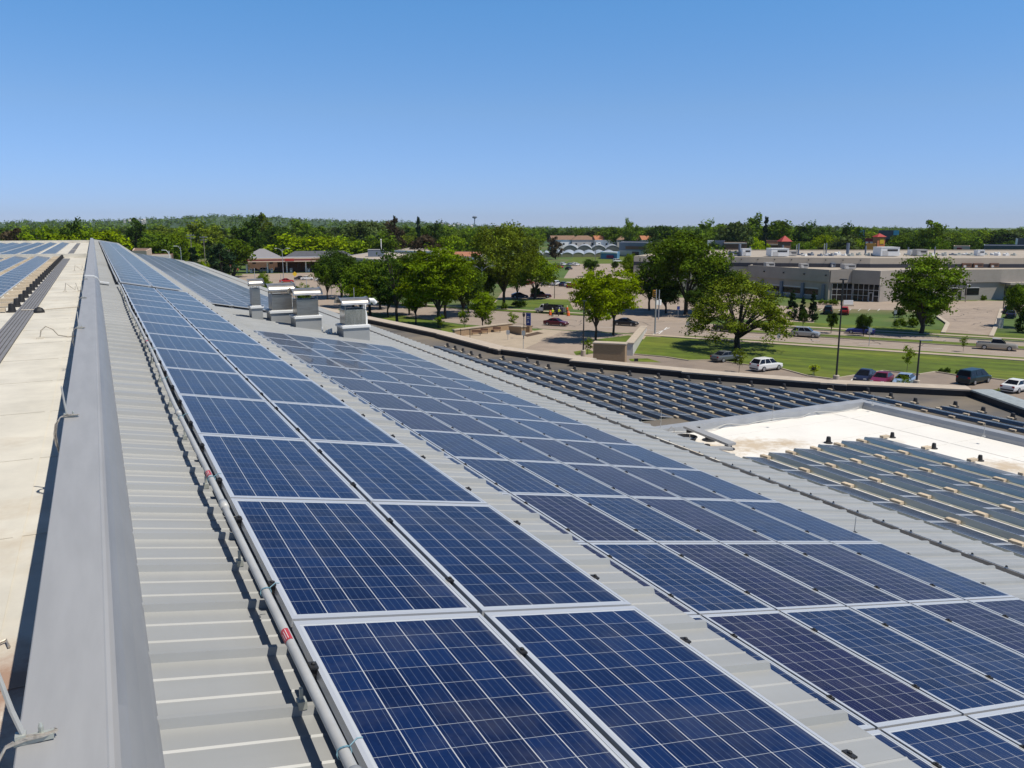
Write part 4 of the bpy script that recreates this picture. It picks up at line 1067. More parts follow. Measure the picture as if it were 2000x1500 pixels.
T('street_tree', 'small young street tree with a thin trunk, left of the plaza wall', 943, 645, 570, 72, 'open', 'fresh')
for i, (px, by, ty, w_, lb) in enumerate(((860, 646, 610, 26, 'little bright sapling at the parapet, nearest the lime tree'), (907, 646, 598, 28, 'bright leafy sapling in the grass behind the plaza wall'), (954, 646, 608, 24, 'slim sapling right beside the small street tree'), (1001, 642, 606, 28, 'lone sapling at the street edge left of the maroon car'),
        (1443, 728, 674, 34, 'pale thin sapling between the two parked cars'), (1771, 727, 668, 30, 'thin sapling in the lawn beside the right lamp post'), (1881, 687, 652, 18, 'small staked sapling in the street median'), (1148, 692, 656, 30, 'leafy sapling beside the brick wall'), (1762, 768, 728, 34, 'sapling with bright leaves in front of the pale blue car'), (1945, 775, 756, 20, 'tiny plant in front of the white sedan'))):
    T('sapling', lb, px, by, ty, w_, 'young', 'fresh' if i != 4 else 'olive', 'saplings', bark=M['bark2'])
T('sapling', 'small lime yellow sapling alone on the lawn', 1590, 733, 709, 26, 'young', 'lime', 'saplings', bark=M['bark2'])
for px, by, ty, w_, lb in ((1568, 641, 602, 22, 'small round dark tree beside the conifers across the street'), (1623, 651, 609, 27, 'small round dark tree left of the black lamp post'), (1686, 656, 612, 36, 'small round dark tree standing over the blue car')):
    T('small_round_tree', lb, px, by, ty, w_, 'round', 'deep', 'small round trees across the street')
for px, by, ty, w_, lb in ((1546, 624, 566, 32, 'dark conifer at the corner of the grey building, left one'), (1566, 626, 578, 26, 'dark conifer at the corner of the grey building, middle one'), (1586, 628, 568, 30, 'dark conifer at the corner of the grey building, right one')):
    T('conifer', lb, px, by, ty, w_, 'spire', 'spruce', 'three dark conifers')
for px, by, ty, w_, lb in ((1757, 640, 618, 26, 'rounded bush left of the lone elm, outermost'), (1783, 639, 616, 26, 'rounded bush left of the lone elm, next to the trunk'), (1814, 636, 615, 22, 'rounded bush right of the lone elm'), (1755, 620, 594, 26, 'darker taller bush behind the elm bushes'),
        (1607, 595, 583, 20, 'trimmed bush at the glass entrance, left'), (1627, 596, 582, 24, 'trimmed bush at the glass entrance, right'), (1920, 588, 574, 14, 'pale bush at the recessed windows of the grey building'),
        (1015, 600, 584, 34, 'dark shrub mass on the verge left of the white work truck'), (985, 606, 588, 14, 'small clipped shrub below the tall ash')):
    T('bush', lb, px, by, ty, w_, 'shrub', 'mid' if 'dark' not in lb else 'deep', 'bushes', cat='bush')
for px, by, ty, w_ in ((1840, 727, 718, 16), (1850, 728, 716, 12), (1872, 732, 720, 14)):
    T('planting', 'spiky dark plant in the bed behind the dark minivan', px, by, ty, w_, 'shrub', 'deep', 'spiky plants behind the minivan', cat='plant')
T('edge_tree', 'leafy tree at the right edge beside the driveway', 1992, 640, 552, 74, 'round', 'mid')
T('edge_tree', 'dark pine below the leafy tree at the right edge', 1996, 650, 600, 40, 'spire', 'deep')
T('car_park_tree', 'small dark tree at the far car park behind the locusts', 1155, 540, 505, 38, 'round', 'deep')
T('car_park_tree', 'round little tree near the greenhouses, right of the far car park', 1200, 530, 510, 20, 'round', 'deep')
T('car_park_tree', 'fresh green tree between the yellow-green locusts and the grey wall', 1235, 560, 495, 58, 'round2', 'fresh')
T('car_park_tree', 'small dark tree hiding a red pickup in the far car park', 1046, 583, 560, 24, 'round', 'deep')
T('verge_tree', 'small dark tree across the median left of the silver crossover', 1502, 640, 600, 26, 'open', 'brown')
T('verge_tree', 'low green tree showing above the roof edge beside the gas station', 401, 560, 508, 26, 'round', 'bright')
T('verge_tree', 'thin green tree behind the leftmost steel vent', 518, 600, 533, 40, 'open', 'fresh')
T('verge_tree', 'low green tree behind the middle steel vents', 595, 612, 552, 52, 'open2', 'fresh')
T('dark_tree', 'dense dark tree low behind the right end of the parapet trees', 905, 618, 530, 90, 'round', 'deep')
T('dark_tree', 'dark tree in the shade between the bare tree and the steel vents', 758, 620, 540, 80, 'round2', 'deep')
T('dark_tree', 'dark green tree left of the low flat building', 640, 585, 505, 60, 'round', 'mid')
T('shade_tree', 'dark low tree under the left side of the tall maple', 1300, 612, 545, 84, 'round2', 'deep')
T('shade_tree', 'small shady tree between the tall maple and the spreading tree', 1362, 620, 560, 62, 'round', 'deep')
T('shade_tree', 'shady tree at the left corner of the grey industrial building', 1432, 596, 528, 70, 'round2', 'mid')
T('car_park_tree', 'green tree at the left edge of the far car park', 1010, 585, 505, 60, 'round', 'mid')
for px, by, ty, w_, kd, pl in ((690, 600, 500, 100, 'round', 'deep'), (742, 604, 508, 96, 'round2', 'mid'), (800, 616, 494, 110, 'open', 'mid'), (870, 622, 500, 110, 'round2', 'fresh'), (915, 612, 508, 84, 'round', 'mid'), (832, 600, 492, 96, 'round', 'mid'), (775, 596, 500, 84, 'round2', 'deep'), (705, 622, 545, 84, 'open2', 'fresh')):
    T('grove_tree', 'green tree within the dense grove between the steel vents and the plaza', px, by, ty, w_, kd, pl, 'trees of the grove left of the plaza')
# the belt of trees behind: the ones that stand out in the photograph
BELT = [  # px, top y, distance, width px, kind, palette, what sets it apart
 (75, 440, 330, 70, 'far1', 'fresh', 'rounded bright tree at the left end above the roof'), (125, 444, 320, 56, 'far2', 'bright', 'bright bushy tree above the left roof edge'), (165, 440, 330, 60, 'far1', 'fresh', 'bright tree just left of the ridge end'), (205, 436, 310, 70, 'far2', 'bright', 'tall bright tree right behind the ridge end'),
 (140, 424, 430, 44, 'far1', 'deep', 'dark tree rising behind the bright ones left of the ridge'), (30, 446, 380, 60, 'far3', 'brown', 'brownish tree at the left border'), (262, 426, 480, 38, 'far3', 'deep', 'dark tall tree right of the ridge end'), (305, 452, 360, 62, 'far1', 'mid', 'green round tree above the far metal roof'),
 (345, 448, 420, 60, 'far2', 'fresh', 'light green tree behind the low white building'), (390, 428, 520, 70, 'far1', 'olive', 'pale olive tree crown under the far hill'), (375, 480, 300, 46, 'farspire', 'spruce', 'dark spruce beside the utility pole'), (450, 455, 320, 76, 'far2', 'mid', 'broad green tree behind the utility pole'),
 (430, 476, 290, 60, 'far3', 'spruce', 'dark tree mass below the utility pole'), (482, 420, 420, 62, 'far1', 'deep', 'tall dark tree left of the gas station'), (512, 416, 560, 36, 'far3', 'olive', 'pale feathery tree top against the sky'), (540, 432, 480, 60, 'far2', 'deep', 'dark green tree behind the gas station canopy'),
 (595, 428, 620, 74, 'far1', 'mid', 'pale green rounded tree behind the bright trees'), (575, 456, 400, 100, 'far1', 'bright', 'bright round tree behind the gas station, left one'), (625, 453, 395, 104, 'far2', 'bright', 'bright round tree behind the gas station, middle one'), (676, 460, 400, 86, 'far1', 'fresh', 'bright round tree behind the gas station, right one'),
 (712, 420, 430, 84, 'far2', 'grey', 'large grey-green tree with white-tinged leaves'), (748, 450, 400, 66, 'far1', 'mid', 'green tree over the long low building'), (770, 426, 480, 50, 'far3', 'brown', 'brown leaved tree in front of the skyline'), (770, 418, 520, 18, 'farspire', 'spruce', 'small spruce top beside the brown tree'),
 (817, 420, 470, 24, 'farspire', 'spruce', 'sharp dark spruce on the skyline'), (848, 430, 500, 54, 'far1', 'deep', 'dark rounded tree right of the sharp spruce'), (880, 452, 420, 56, 'far2', 'fresh', 'green tree behind the brown flat roof'), (830, 458, 400, 60, 'far3', 'brown', 'brownish bare tree behind the long low building'),
 (920, 448, 470, 60, 'far1', 'mid', 'green tree at the end of the brown flat roof'), (1085, 462, 470, 34, 'far3', 'brown', 'bare brown tree at the greenhouse corner'), (1232, 425, 620, 34, 'far1', 'mid', 'rounded tree rising above the greenhouses on the skyline'), (1195, 436, 640, 44, 'far2', 'mid', 'tree left of the rounded skyline tree'),
 (1290, 432, 560, 56, 'far2', 'deep', 'dark tree behind the tall maple, left'), (1385, 428, 600, 56, 'far1', 'mid', 'green tree over the brick buildings'), (1440, 424, 520, 74, 'far2', 'grey', 'greyish tree behind the white rooftop box'), (1468, 415, 560, 60, 'far1', 'mid', 'highest rounded tree on the right skyline'), (1498, 420, 540, 26, 'farspire', 'spruce', 'dark pointed tree among the right skyline trees'),
 (1525, 420, 560, 60, 'far2', 'mid', 'broad green tree over the red pointed roof'), (1580, 432, 540, 60, 'far1', 'deep', 'dark green tree right of the red pointed roof'), (1615, 450, 440, 46, 'far2', 'bright', 'bright green tree behind the grey building roof'), (1665, 434, 520, 44, 'far1', 'deep', 'dark purple-green tree left of the blue glazed roof'), (1660, 458, 420, 60, 'far3', 'grey', 'willow-like tree behind the tall roof stack'),
 (1485, 463, 400, 40, 'far1', 'bright', 'bright tree between brick building and rooftop box'), (1795, 456, 430, 40, 'far2', 'deep', 'dark rounded tree left of the big feathery tree'), (1818, 430, 470, 56, 'far3', 'mid', 'big feathery tree standing above the right skyline'), (1835, 462, 420, 36, 'far1', 'mid', 'green tree under the big feathery tree'), (1905, 468, 450, 40, 'far2', 'deep', 'dark tree behind the small pink building'),
 (1757, 452, 480, 44, 'far2', 'mid', 'green tree right of the orange tower'), (1575, 474, 390, 36, 'far1', 'mid', 'small tree right below the red pointed roof'), (1960, 470, 520, 60, 'far1', 'deep', 'dark tree over the blue-grey building at the right'), (1400, 470, 430, 34, 'far1', 'deep', 'dark tree at the right flank of the tall maple')]
for px, ty, D, w_, kind, pal, lb in BELT:
    x, y, h = GD(px, ty, D); k = FPX / (D * 1.0)
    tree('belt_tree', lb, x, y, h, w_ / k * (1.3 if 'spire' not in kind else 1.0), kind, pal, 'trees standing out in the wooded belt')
# filler trees that nothing in the photograph tells apart
cnt = 0
for lay, (D0, dy, step) in enumerate(((440, 0, 40), (500, 0, 36), (560, 8, 30), (680, 4, 26), (820, 1, 24))):
    px = -90 + lay * 9
    while px < 2100:
        D = D0 * rt.uniform(0.93, 1.08)
        sk = hp(px)
        base = (474, 462, 452, 446, 441)[lay]
        if px > 1700: base += 6
        ty = base + rt.uniform(-5, 6)
        if 950 < px < 1250: ty = max(ty, 441 + rt.uniform(0, 4))
        if px < 450 and lay == 4: ty += 2
        x, y, h = GD(px, ty, D)
        w_ = h * rt.uniform(1.15, 1.75)
        skip = (1045 < px < 1260 and D < 650) or (1390 < px < 1560 and D < 600) or (1660 < px < 1900 and D < 480) or (px > 1860 and D < 640)
        skip = skip or (D < 520 and (px < 250 or 640 < px < 940))
        if not skip and h > 4:
            tree('woodland_tree', 'green tree within the wooded belt behind the town', x, y, h, w_, rt.choice(['far1', 'far2', 'far1', 'far2', 'far3']), rt.choice(['mid', 'mid', 'deep', 'olive', 'fresh', 'grey']), 'trees within the wooded belt')
            cnt += 1
        px += step * rt.uniform(0.7, 1.3)
print('belt fillers', cnt)
# far wood: one mass
g = np.random.default_rng(77); cen, rad, tone = [], [], []
for i in range(4200):
    px = g.uniform(-350, 2350); D = 950 * (4.3 ** g.uniform(0, 1))
    d = ray(px, 441); q = D / math.hypot(d[0], d[1])
    r = g.uniform(4.5, 8.5)
    cen.append((d[0] * q, d[1] * q, ground_h(px, D) + r * 0.9)); rad.append((r, r, r)); tone.append(g.choice([0, 0, 1, 2]))
fw = cards('distant_wood', np.array(cen), np.array(rad), 4.2, 26, 5, np.array(tone))
for m in LM['mid']: fw.materials.append(m)
tag(link('distant_wood', fw), 'unbroken dark green woodland covering the far hills along the horizon', 'woodland', None, 'stuff')
# ================================================================ buildings of the town
M['indwall'] = mat('grey_precast_wall', (0.36, 0.32, 0.275), 0.85, var=0.12, scale=0.4, detail=6)
M['indroof'] = mat('tan_gravel_roof', (0.42, 0.36, 0.29), 0.9, var=0.15, scale=0.2)
M['glass'] = mat('dark_window_glass', (0.008, 0.009, 0.012), 0.08, spec=0.3)
M['whiteframe'] = mat('pale_window_frame', (0.55, 0.54, 0.52), 0.5)
M['brown'] = mat('brown_wall', (0.20, 0.11, 0.07), 0.85, var=0.15, scale=0.6)
M['brick'] = mat('tan_brick', (0.36, 0.25, 0.15), 0.9, var=0.2, scale=3.0, streak=(1, 1, 4))
M['redroof'] = mat('red_metal_roof', (0.36, 0.03, 0.025), 0.7)
M['orange'] = mat('orange_wall', (0.60, 0.20, 0.08), 0.7)
M['yellow'] = mat('yellow_sign', (0.70, 0.45, 0.02), 0.6)
M['bluegrey'] = mat('blue_grey_wall', (0.16, 0.19, 0.24), 0.7, var=0.1, scale=0.3)
M['slate'] = mat('dark_slate_roof', (0.095, 0.10, 0.115), 0.7, var=0.2, scale=0.8)
M['tileroof'] = mat('brown_shingle_roof', (0.24, 0.145, 0.095), 0.85, var=0.2, scale=0.8)
M['terra'] = mat('terracotta_roof', (0.42, 0.17, 0.08), 0.85, var=0.15, scale=0.8)
M['poly'] = mat('white_greenhouse_film', (0.40, 0.43, 0.46), 0.4, var=0.12, scale=0.3, streak=(3, 0.3, 1))
M['polyend'] = mat('grey_greenhouse_end', (0.17, 0.17, 0.16), 0.6, var=0.2, scale=0.5)
M['cyan'] = mat('blue_glazed_roof', (0.12, 0.42, 0.55), 0.4)
M['pink'] = mat('pale_pink_wall', (0.62, 0.47, 0.36), 0.8)
def seg_box(mb, a, b, u0, u1, z0, z1, d0, d1, m=0):
    """box on the wall a-b (2D), from fraction u0 to u1, proud of it from d0 to d1 (towards the eye)"""
    A, B = Vector((a[0], a[1], 0)), Vector((b[0], b[1], 0)); t = (B - A); L_ = t.length; t = t / L_
    n = Vector((t.y, -t.x, 0))
    if n.dot(-A) < 0: n = -n
    p = [A + t * L_ * u0 + n * d0, A + t * L_ * u1 + n * d0, A + t * L_ * u1 + n * d1, A + t * L_ * u0 + n * d1]
    mb.prism([(q.x, q.y) for q in p], z0, z1, m)
def flat_building(name, label, poly, h, wall, roof, par=0.5, z0=0.0, cat='building', parapet=True):
    o = thing(name, label, cat, (poly[0][0], poly[0][1], 0))
    L = lambda pts: [(p[0] - poly[0][0], p[1] - poly[0][1]) for p in pts]
    mb = MB(); mb.prism(L(poly), z0, h - (par if parapet else 0), cap1=False, cap0=False); 
    n = len(poly)
    if parapet:
        A = sum(poly[i][0] * poly[(i + 1) % n][1] - poly[(i + 1) % n][0] * poly[i][1] for i in range(n))
        q = poly if A > 0 else poly[::-1]
        ins = []
        for i in range(n):
            p0, p1, p2 = Vector(q[i - 1][:2]), Vector(q[i][:2]), Vector(q[(i + 1) % n][:2])
            e1, e2 = (p1 - p0).normalized(), (p2 - p1).normalized()
            n1, n2 = Vector((-e1.y, e1.x)), Vector((-e2.y, e2.x)); k = (n1 + n2); k = k / max(0.3, k.dot(n1))
            ins.append(p1 + k * 0.35)
        vo = [(p[0] - poly[0][0], p[1] - poly[0][1], z) for z in (h - par, h) for p in q]; vi = [(p.x - poly[0][0], p.y - poly[0][1], z) for z in (h, h - par) for p in ins]
        vs = vo + vi; fs = []
        for i in range(n):
            j = (i + 1) % n
            for k in range(3): fs.append((k * n + i, k * n + j, (k + 1) * n + j, (k + 1) * n + i))
        mb.idx(vs, fs)
    mb.build('wall', wall, o)
    mb = MB(); mb.face([(p[0], p[1], h - par if parapet else h) for p in L(poly)]); mb.build('roof', roof, o)
    return o, poly[0]
def hip_house(name, label, x, y, w_, d, he, hr, rz, wall, roof, gable=False, cat='house', win=True):
    o = thing(name, label, cat, (x, y, 0), rz)
    mb = MB(); mb.box2((-w_ / 2, -d / 2, 0), (w_ / 2, d / 2, he - 0.01)); wl = mb.build('wall', wall, o)
    mb = MB(); e = 0.5; a, b = w_ / 2 + e, d / 2 + e; r_ = w_ / 2 - (0 if gable else min(d / 2, w_ * 0.45)); r_ = max(r_, 0.02); r2 = r_ + (e if gable else 0)
    vs = [(-a, -b, he), (a, -b, he), (a, b, he), (-a, b, he), (-r2, 0, hr), (r2, 0, hr)]
    mb.idx(vs, [(0, 1, 5, 4), (2, 3, 4, 5), (1, 2, 5), (3, 0, 4), (3, 2, 1, 0)]); mb.build('roof', roof, o)
    if gable:
        mb = MB(); i_ = w_ / 2 - 0.02; mb.idx([(s * (i_ + e), -d / 2, he + 0.02) for s in (1,)] + [((i_ + e), d / 2, he + 0.02), ((i_ + e), 0, hr - 0.25)], [(0, 1, 2)]); mb.build('gable_end', M['whitepaint'], o)
    if win:
        for k in range(max(2, int(w_ / 5))):
            u = -w_ / 2 + w_ * (k + 0.5) / max(2, int(w_ / 5)); mb = MB(); mb.box((u, -d / 2 - 0.03, he * 0.62), (1.4, 0.06, 1.3)); mb.build('window', M['glass'], o)
    return o
# ---- the grey industrial building across the street
H1 = 7.7
A0, A1, B1, C1 = G(1464, 518, H1), G(1622, 527, H1), G(1668, 527, H1), G(1722, 529, H1)
E0, E1, E2 = G(1760, 527.5, H1), G(1955, 526, H1), G(2300, 521, H1)
bk = (0.75, 0.66)
far_ = [(E2[0] + 40 * bk[0], E2[1] + 40 * bk[1]), (A0[0] + 12 * bk[0], A0[1] + 12 * bk[1])]
ib, o0 = flat_building('industrial_building', 'long grey industrial building with a glass corner entrance across the street', [p[:2] for p in (A0, A1, B1, C1, E0, E1, E2)] + far_, H1, M['indwall'], M['indroof'], 0.6)
def on(parent, org, name, m, a, b, u0, u1, z0, z1, d0, d1):
    mb = MB(); seg_box(mb, a, b, u0, u1, z0, z1, d0, d1)
    mb.v = [(v[0] - org[0], v[1] - org[1], v[2]) for v in mb.v]
    return mb.build(name, m, parent)
def J(name, m, *a): return on(ib, o0, name, m, *a)
J('upper_band', M['indwall'], A0, A1, -0.004, 1.004, 4.55, 7.72, 0.0, 0.45)
J('upper_band', M['indwall'], B1, A1, -0.02, 1.0, 4.55, 7.72, 0.0, 0.45)
J('upper_band', M['indwall'], B1, C1, 0.0, 1.02, 4.3, 7.72, 0.02, 0.9)
J('upper_band', M['indwall'], E0, E1, 0.0, 1.0, 4.5, 7.72, 0.0, 0.4)
for k, (u0, u1) in enumerate(((0.20, 0.42), (0.46, 0.68), (0.72, 0.88))):
    wf = J('window', M['glass'], A0, A1, u0, u1, 1.1, 2.55, 0.0, 0.06)
    J('window_lintel', M['whiteframe'], A0, A1, u0, u1, 2.7, 2.95, 0.0, 0.07); J('window_sill', M['whiteframe'], A0, A1, u0, u1, 0.85, 1.05, 0.0, 0.09)
for u in (0.19, 0.44, 0.70, 0.94): J('pilaster', M['bluegrey'], A0, A1, u - 0.013, u + 0.016, 0, 3.9, 0.0, 0.5)
J('door', M['glass'], A0, A1, 0.405, 0.428, 0, 2.3, 0.061, 0.10)
J('corner_pier', M['indwall'], A0, A1, 0.975, 1.0, 0, 4.54, 0.0, 0.2)
for (a, b, nn, u0) in ((A1, B1, 4, 0.12), (B1, C1, 5, 0.04)):
    gl = J('entrance_glass', M['glass'], a, b, u0, 0.97, 0.1, 4.25, 0.0, 0.08)
    for i in range(nn + 1):
        u = u0 + (0.97 - u0) * i / nn; J('mullion', M['whiteframe'], a, b, u - 0.007, u + 0.007, 0.1, 4.25, 0.081, 0.16)
    for z in (1.45, 2.85): J('mullion', M['whiteframe'], a, b, u0, 0.97, z - 0.05, z + 0.05, 0.081, 0.15)
J('door', M['whiteframe'], B1, C1, 0.62, 0.78, 0.0, 2.3, 0.161, 0.2); J('door_glass', M['glass'], B1, C1, 0.645, 0.755, 0.15, 2.15, 0.201, 0.22)
for u0, u1 in ((0.52, 0.58), (0.66, 0.80)): 
    J('window', M['glass'], E0, E1, u0, u1, 1.3, 3.0, 0.0, 0.05); J('window_lintel', M['whiteframe'], E0, E1, u0, u1, 3.05, 3.25, 0.0, 0.08)
J('window', M['glass'], E1, E2, 0.03, 0.16, 1.2, 3.3, 0.0, 0.05); J('door', M['black'], E0, E1, 0.60, 0.625, 0.0, 2.3, 0.0, 0.06)
J('upper_band', M['indwall'], E1, E2, 0.0, 1.0, 4.5, 7.72, 0.02, 0.35)
J('canopy', M['indwall'], E1, E2, 0.0, 0.22, 4.0, 4.48, 0.0, 3.5)
for i, u in enumerate((0.22, 0.47, 0.72, 0.97)): J('wall_lamp', M['black'], A0, A1, u - 0.006, u + 0.006, 6.1, 6.45, 0.45, 0.7)
# taller hall behind it
H2 = 9.8
M['shadeband'] = mat('shade_band', (0.035, 0.035, 0.045), 0.6)  # dark strip painted in for the shadow along the hall wall's foot
R0, R1, R2 = G(1238, 500, H2), G(1700, 504, H2), G(2350, 504, H2)
hb, o1 = flat_building('rear_hall', 'long low hall with a pale beige wall band behind the grey industrial building', [R0[:2], R1[:2], R2[:2], (R2[0] + 90 * bk[0], R2[1] + 90 * bk[1]), (R0[0] + 70 * bk[0], R0[1] + 70 * bk[1])], H2, mat('beige_wall', (0.50, 0.43, 0.34), 0.85, var=0.06, scale=0.3), M['indroof'], 0.4)
for a, b in ((R0, R1), (R1, R2)): on(hb, o1, 'base_shade_band', M['shadeband'], a, b, 0.0, 1.0, 7.12, 8.15, 0.0, 0.12)
for i in range(9): on(hb, o1, 'wall_lamp', M['black'], R0, R1, 0.4 + i * 0.07, 0.4 + i * 0.07 + 0.003, 9.0, 9.3, 0, 0.3)
# rooftop units and stacks
def unit(px, wpx, hpx, z, label, base_y, m, grille=True, depth=1.0):
    g = G(px, base_y, z); k = px_per_m(g); w_, h = wpx / k, hpx / k
    o = thing('rooftop_unit', label, 'rooftop unit', g, R(-27), 'rooftop units of the industrial building')
    mb = MB(); mb.box((0, 0, h / 2 + 0.15), (w_, w_ * depth, h - 0.1)); mb.box((0, 0, h + 0.12), (w_ * 1.03, w_ * depth * 1.03, 0.08)); mb.build('housing', m, o)
    mb = MB(); mb.box((0, 0, 0.05), (w_ * 0.85, w_ * depth * 0.85, 0.1)); mb.build('base_rail', M['galv'], o)
    if grille:
        mb = MB(); mb.box((w_ * 0.12, -w_ * depth / 2 - 0.02, h * 0.72), (w_ * 0.55, 0.04, h * 0.22)); mb.build('grille', M['black'], o)
        mb = MB(); mb.box((-w_ * 0.25, -w_ * depth / 2 - 0.02, h * 0.4), (w_ * 0.3, 0.03, h * 0.5)); mb.build('access_door', M['whiteframe'], o)
W_, GR = M['whitepaint'], M['galv']
M['unit'] = mat('beige_unit_paint', (0.45, 0.43, 0.40), 0.6, 0.1)
for a in ((1433, 18, 8, H2 - .4, 'dark low unit beside the tall maple, on the rear roof', 500, M['bluegrey']), (1456, 17, 14, H2 - .4, 'white box unit with a dark grille, left one on the rear roof', 500.5, W_), (1518, 34, 15, H2 - .4, 'widest white box unit with a dark grille on the rear roof', 501, W_),
          (1730, 36, 17, H2 - .4, 'white hooded unit near the lone elm on the rear roof', 500.5, W_), (1796, 20, 12, H2 - .4, 'pale unit between two stacks right of the elm', 500, M['unit']), (1782, 14, 10, H2 - .4, 'small pale unit just left of the unit between two stacks', 499, W_), (1912, 14, 11, H2 - .4, 'white box near the blue-grey building on the rear roof', 500, W_), (1545, 18, 9, H2 - .4, 'low metal hood right of the widest white box', 500, M['unit']),
          (1502, 17, 10, H1 - .6, 'grey unit on the lower roof above the shaded wall, left', 523.5, M['unit']), (1569, 15, 8, H1 - .6, 'grey unit on the lower roof above the shaded wall, middle', 524, M['unit']), (1656, 22, 9, H1 - .6, 'grey unit on the lower roof behind the glass corner', 526, M['unit']), (1626, 8, 8, H1 - .6, 'round grey vent on the lower roof', 522.5, M['bluegrey']),
          (1884, 17, 8, H1 - .6, 'dark brown unit on the lower roof right of the elm, first', 523, M['brown']), (1906, 18, 8, H1 - .6, 'dark brown unit on the lower roof right of the elm, second', 523, M['brown']), (1938, 16, 8, H1 - .6, 'dark brown unit on the lower roof right of the elm, third', 523, M['brown']), (1963, 14, 9, H1 - .6, 'dark unit against the beige wall at the right', 518.5, M['slate']), (1980, 10, 8, H1 - .6, 'small pale unit against the beige wall at the right', 518.5, W_), (1868, 8, 9, H1 - .6, 'blue-grey unit half hidden by the elm', 522, M['bluegrey'])): unit(*a)
for i, (px, top, r_, by) in enumerate(((1444, 477, 2.4, 500), (1464, 482, 1.4, 500), (1528, 479, 1.8, 499), (1555, 478, 0.8, 498), (1559, 476, 1.5, 498), (1609, 476, 0.8, 498), (1613, 475, 1.2, 498), (1655, 475, 3.0, 499), (1690, 480, 1.6, 498), (1773, 483, 1.4, 498), (1825, 482, 1.2, 498))):
    g = G(px, by, H2 - .4); k = px_per_m(g)
    o = thing('exhaust_stack', 'grey exhaust stack on the rear roof, ' + nth(i + 1) + ' from the tall maple', 'stack', g, 0, 'exhaust stacks of the rear hall')
    mb = MB(); h = (by - top) / k; mb.lathe((0, 0, 0), [(r_ / k, 0), (r_ / k, h)], 10); mb.build('pipe', M['bluegrey'] if r_ > 1 else M['galv'], o)
    mb = MB(); mb.lathe((0, 0, 0), [(r_ / k * 1.6, 0.02), (r_ / k * 1.6, 0.4), (r_ / k * 1.02, 0.41)], 10); mb.build('flashing', M['galv'], o)
r6 = random.Random(9)
for i in range(34):
    px = 1548 + i * 13.0 + r6.uniform(-4, 4)
    if 1715 < px < 1745: continue
    g = G(px, 499 + r6.uniform(-1.0, 1.2), H2 - .4); k = px_per_m(g)
    o = thing('roof_duct', 'low silver duct or curb among the clutter of the rear roof', 'duct', g, R(r6.uniform(-40, 10)), 'ducts cluttering the rear roof')
    mb = MB(); w_ = r6.uniform(5, 12) / k; h = r6.uniform(2.5, 5.5) / k
    mb.prism([(-w_ / 2, -0.6), (w_ / 2, -0.6), (w_ / 2, 0.8), (-w_ / 2, 0.8)], 0, lambda p, h=h: h * (0.75 + 0.25 * (p[1] > 0))); mb.box((w_ * 0.3, 0, h + 0.1), (0.5, 0.5, 0.3)); mb.build('casing', r6.choice([W_, GR, M['unit'], M['bluegrey']]), o)
# ---- gas station
g = G(460, 533); cxy = G(541, 532)
gs = thing('gas_station_canopy', 'flat gas station canopy with a cream and dark red striped fascia on posts', 'canopy', cxy, R(-12))
D_ = 335; Wd = 34.5
mb = MB(); mb.box((0, 0, 5.25), (Wd, 11, 1.65)); mb.build('roof', mat('canopy_grey', (0.30, 0.31, 0.33), 0.6), gs)
mb = MB(); 
for z, hh in ((5.80, 0.55), (4.66, 0.44)): mb.box((0, -5.56, z), (Wd + 0.2, 0.1, hh)); mb.box((-Wd / 2 - 0.06, 0, z), (0.1, 11.2, hh))
mb.build('cream_fascia', M['pink'], gs)
mb = MB(); mb.box((0, -5.57, 5.20), (Wd + 0.2, 0.1, 0.62)); mb.box((-Wd / 2 - 0.06, 0, 5.20), (0.1, 11.2, 0.62)); mb.build('red_stripe', mat('dark_red_stripe', (0.20, 0.035, 0.03), 0.6), gs)
mb = MB(); mb.box((5.2, -5.66, 5.20), (3.4, 0.08, 0.9)); mb.build('sign_panel', M['redroof'], gs)
for x in (-11.5, -3.5, 4, 11.5):
    for y in (-3, 3): mb = MB(); mb.box((x, y, 2.21), (0.5, 0.5, 4.42)); mb.build('post', M['whitepaint'], gs)
for i, x in enumerate((-11.2, -3.2, 4.3, 11.2)):
    p = gs.matrix_basis
    q = Matrix.Translation(Vector(cxy)) @ Matrix.Rotation(R(-12), 4, 'Z') @ Vector((x + 1.3, -3, 0))
    o = thing('fuel_pump', 'fuel pump under the canopy, ' + nth(i + 1) + ' from the left', 'fuel pump', q, R(-12), 'fuel pumps')
    mb = MB(); mb.box((0, 0, 0.95), (0.9, 0.6, 1.6)); mb.build('cabinet', M['whitepaint'], o); mb = MB(); mb.box((0, -0.32, 1.4), (0.6, 0.05, 0.4)); mb.build('display', M['black'], o); mb = MB(); mb.box((0, 0, 0.075), (1.6, 1.0, 0.15)); mb.build('plinth', M['concrete'], o)
x, y, _ = GD(625, 520, 360); hip_house('gas_station_shop', 'gas station shop with a dark grey hip roof behind the canopy', x, y, 34, 14, 4.2, 8.2, R(-14), M['brown'], M['slate'], cat='shop')
x, y, _ = GD(513, 510, 375); hip_house('grey_roof_house', 'house with a pale grey hip roof peeking over the canopy left', x, y, 14, 12, 5.5, 8.9, R(-10), M['brown'], mat('pale_grey_roof', (0.24, 0.23, 0.24), 0.8), cat='house')
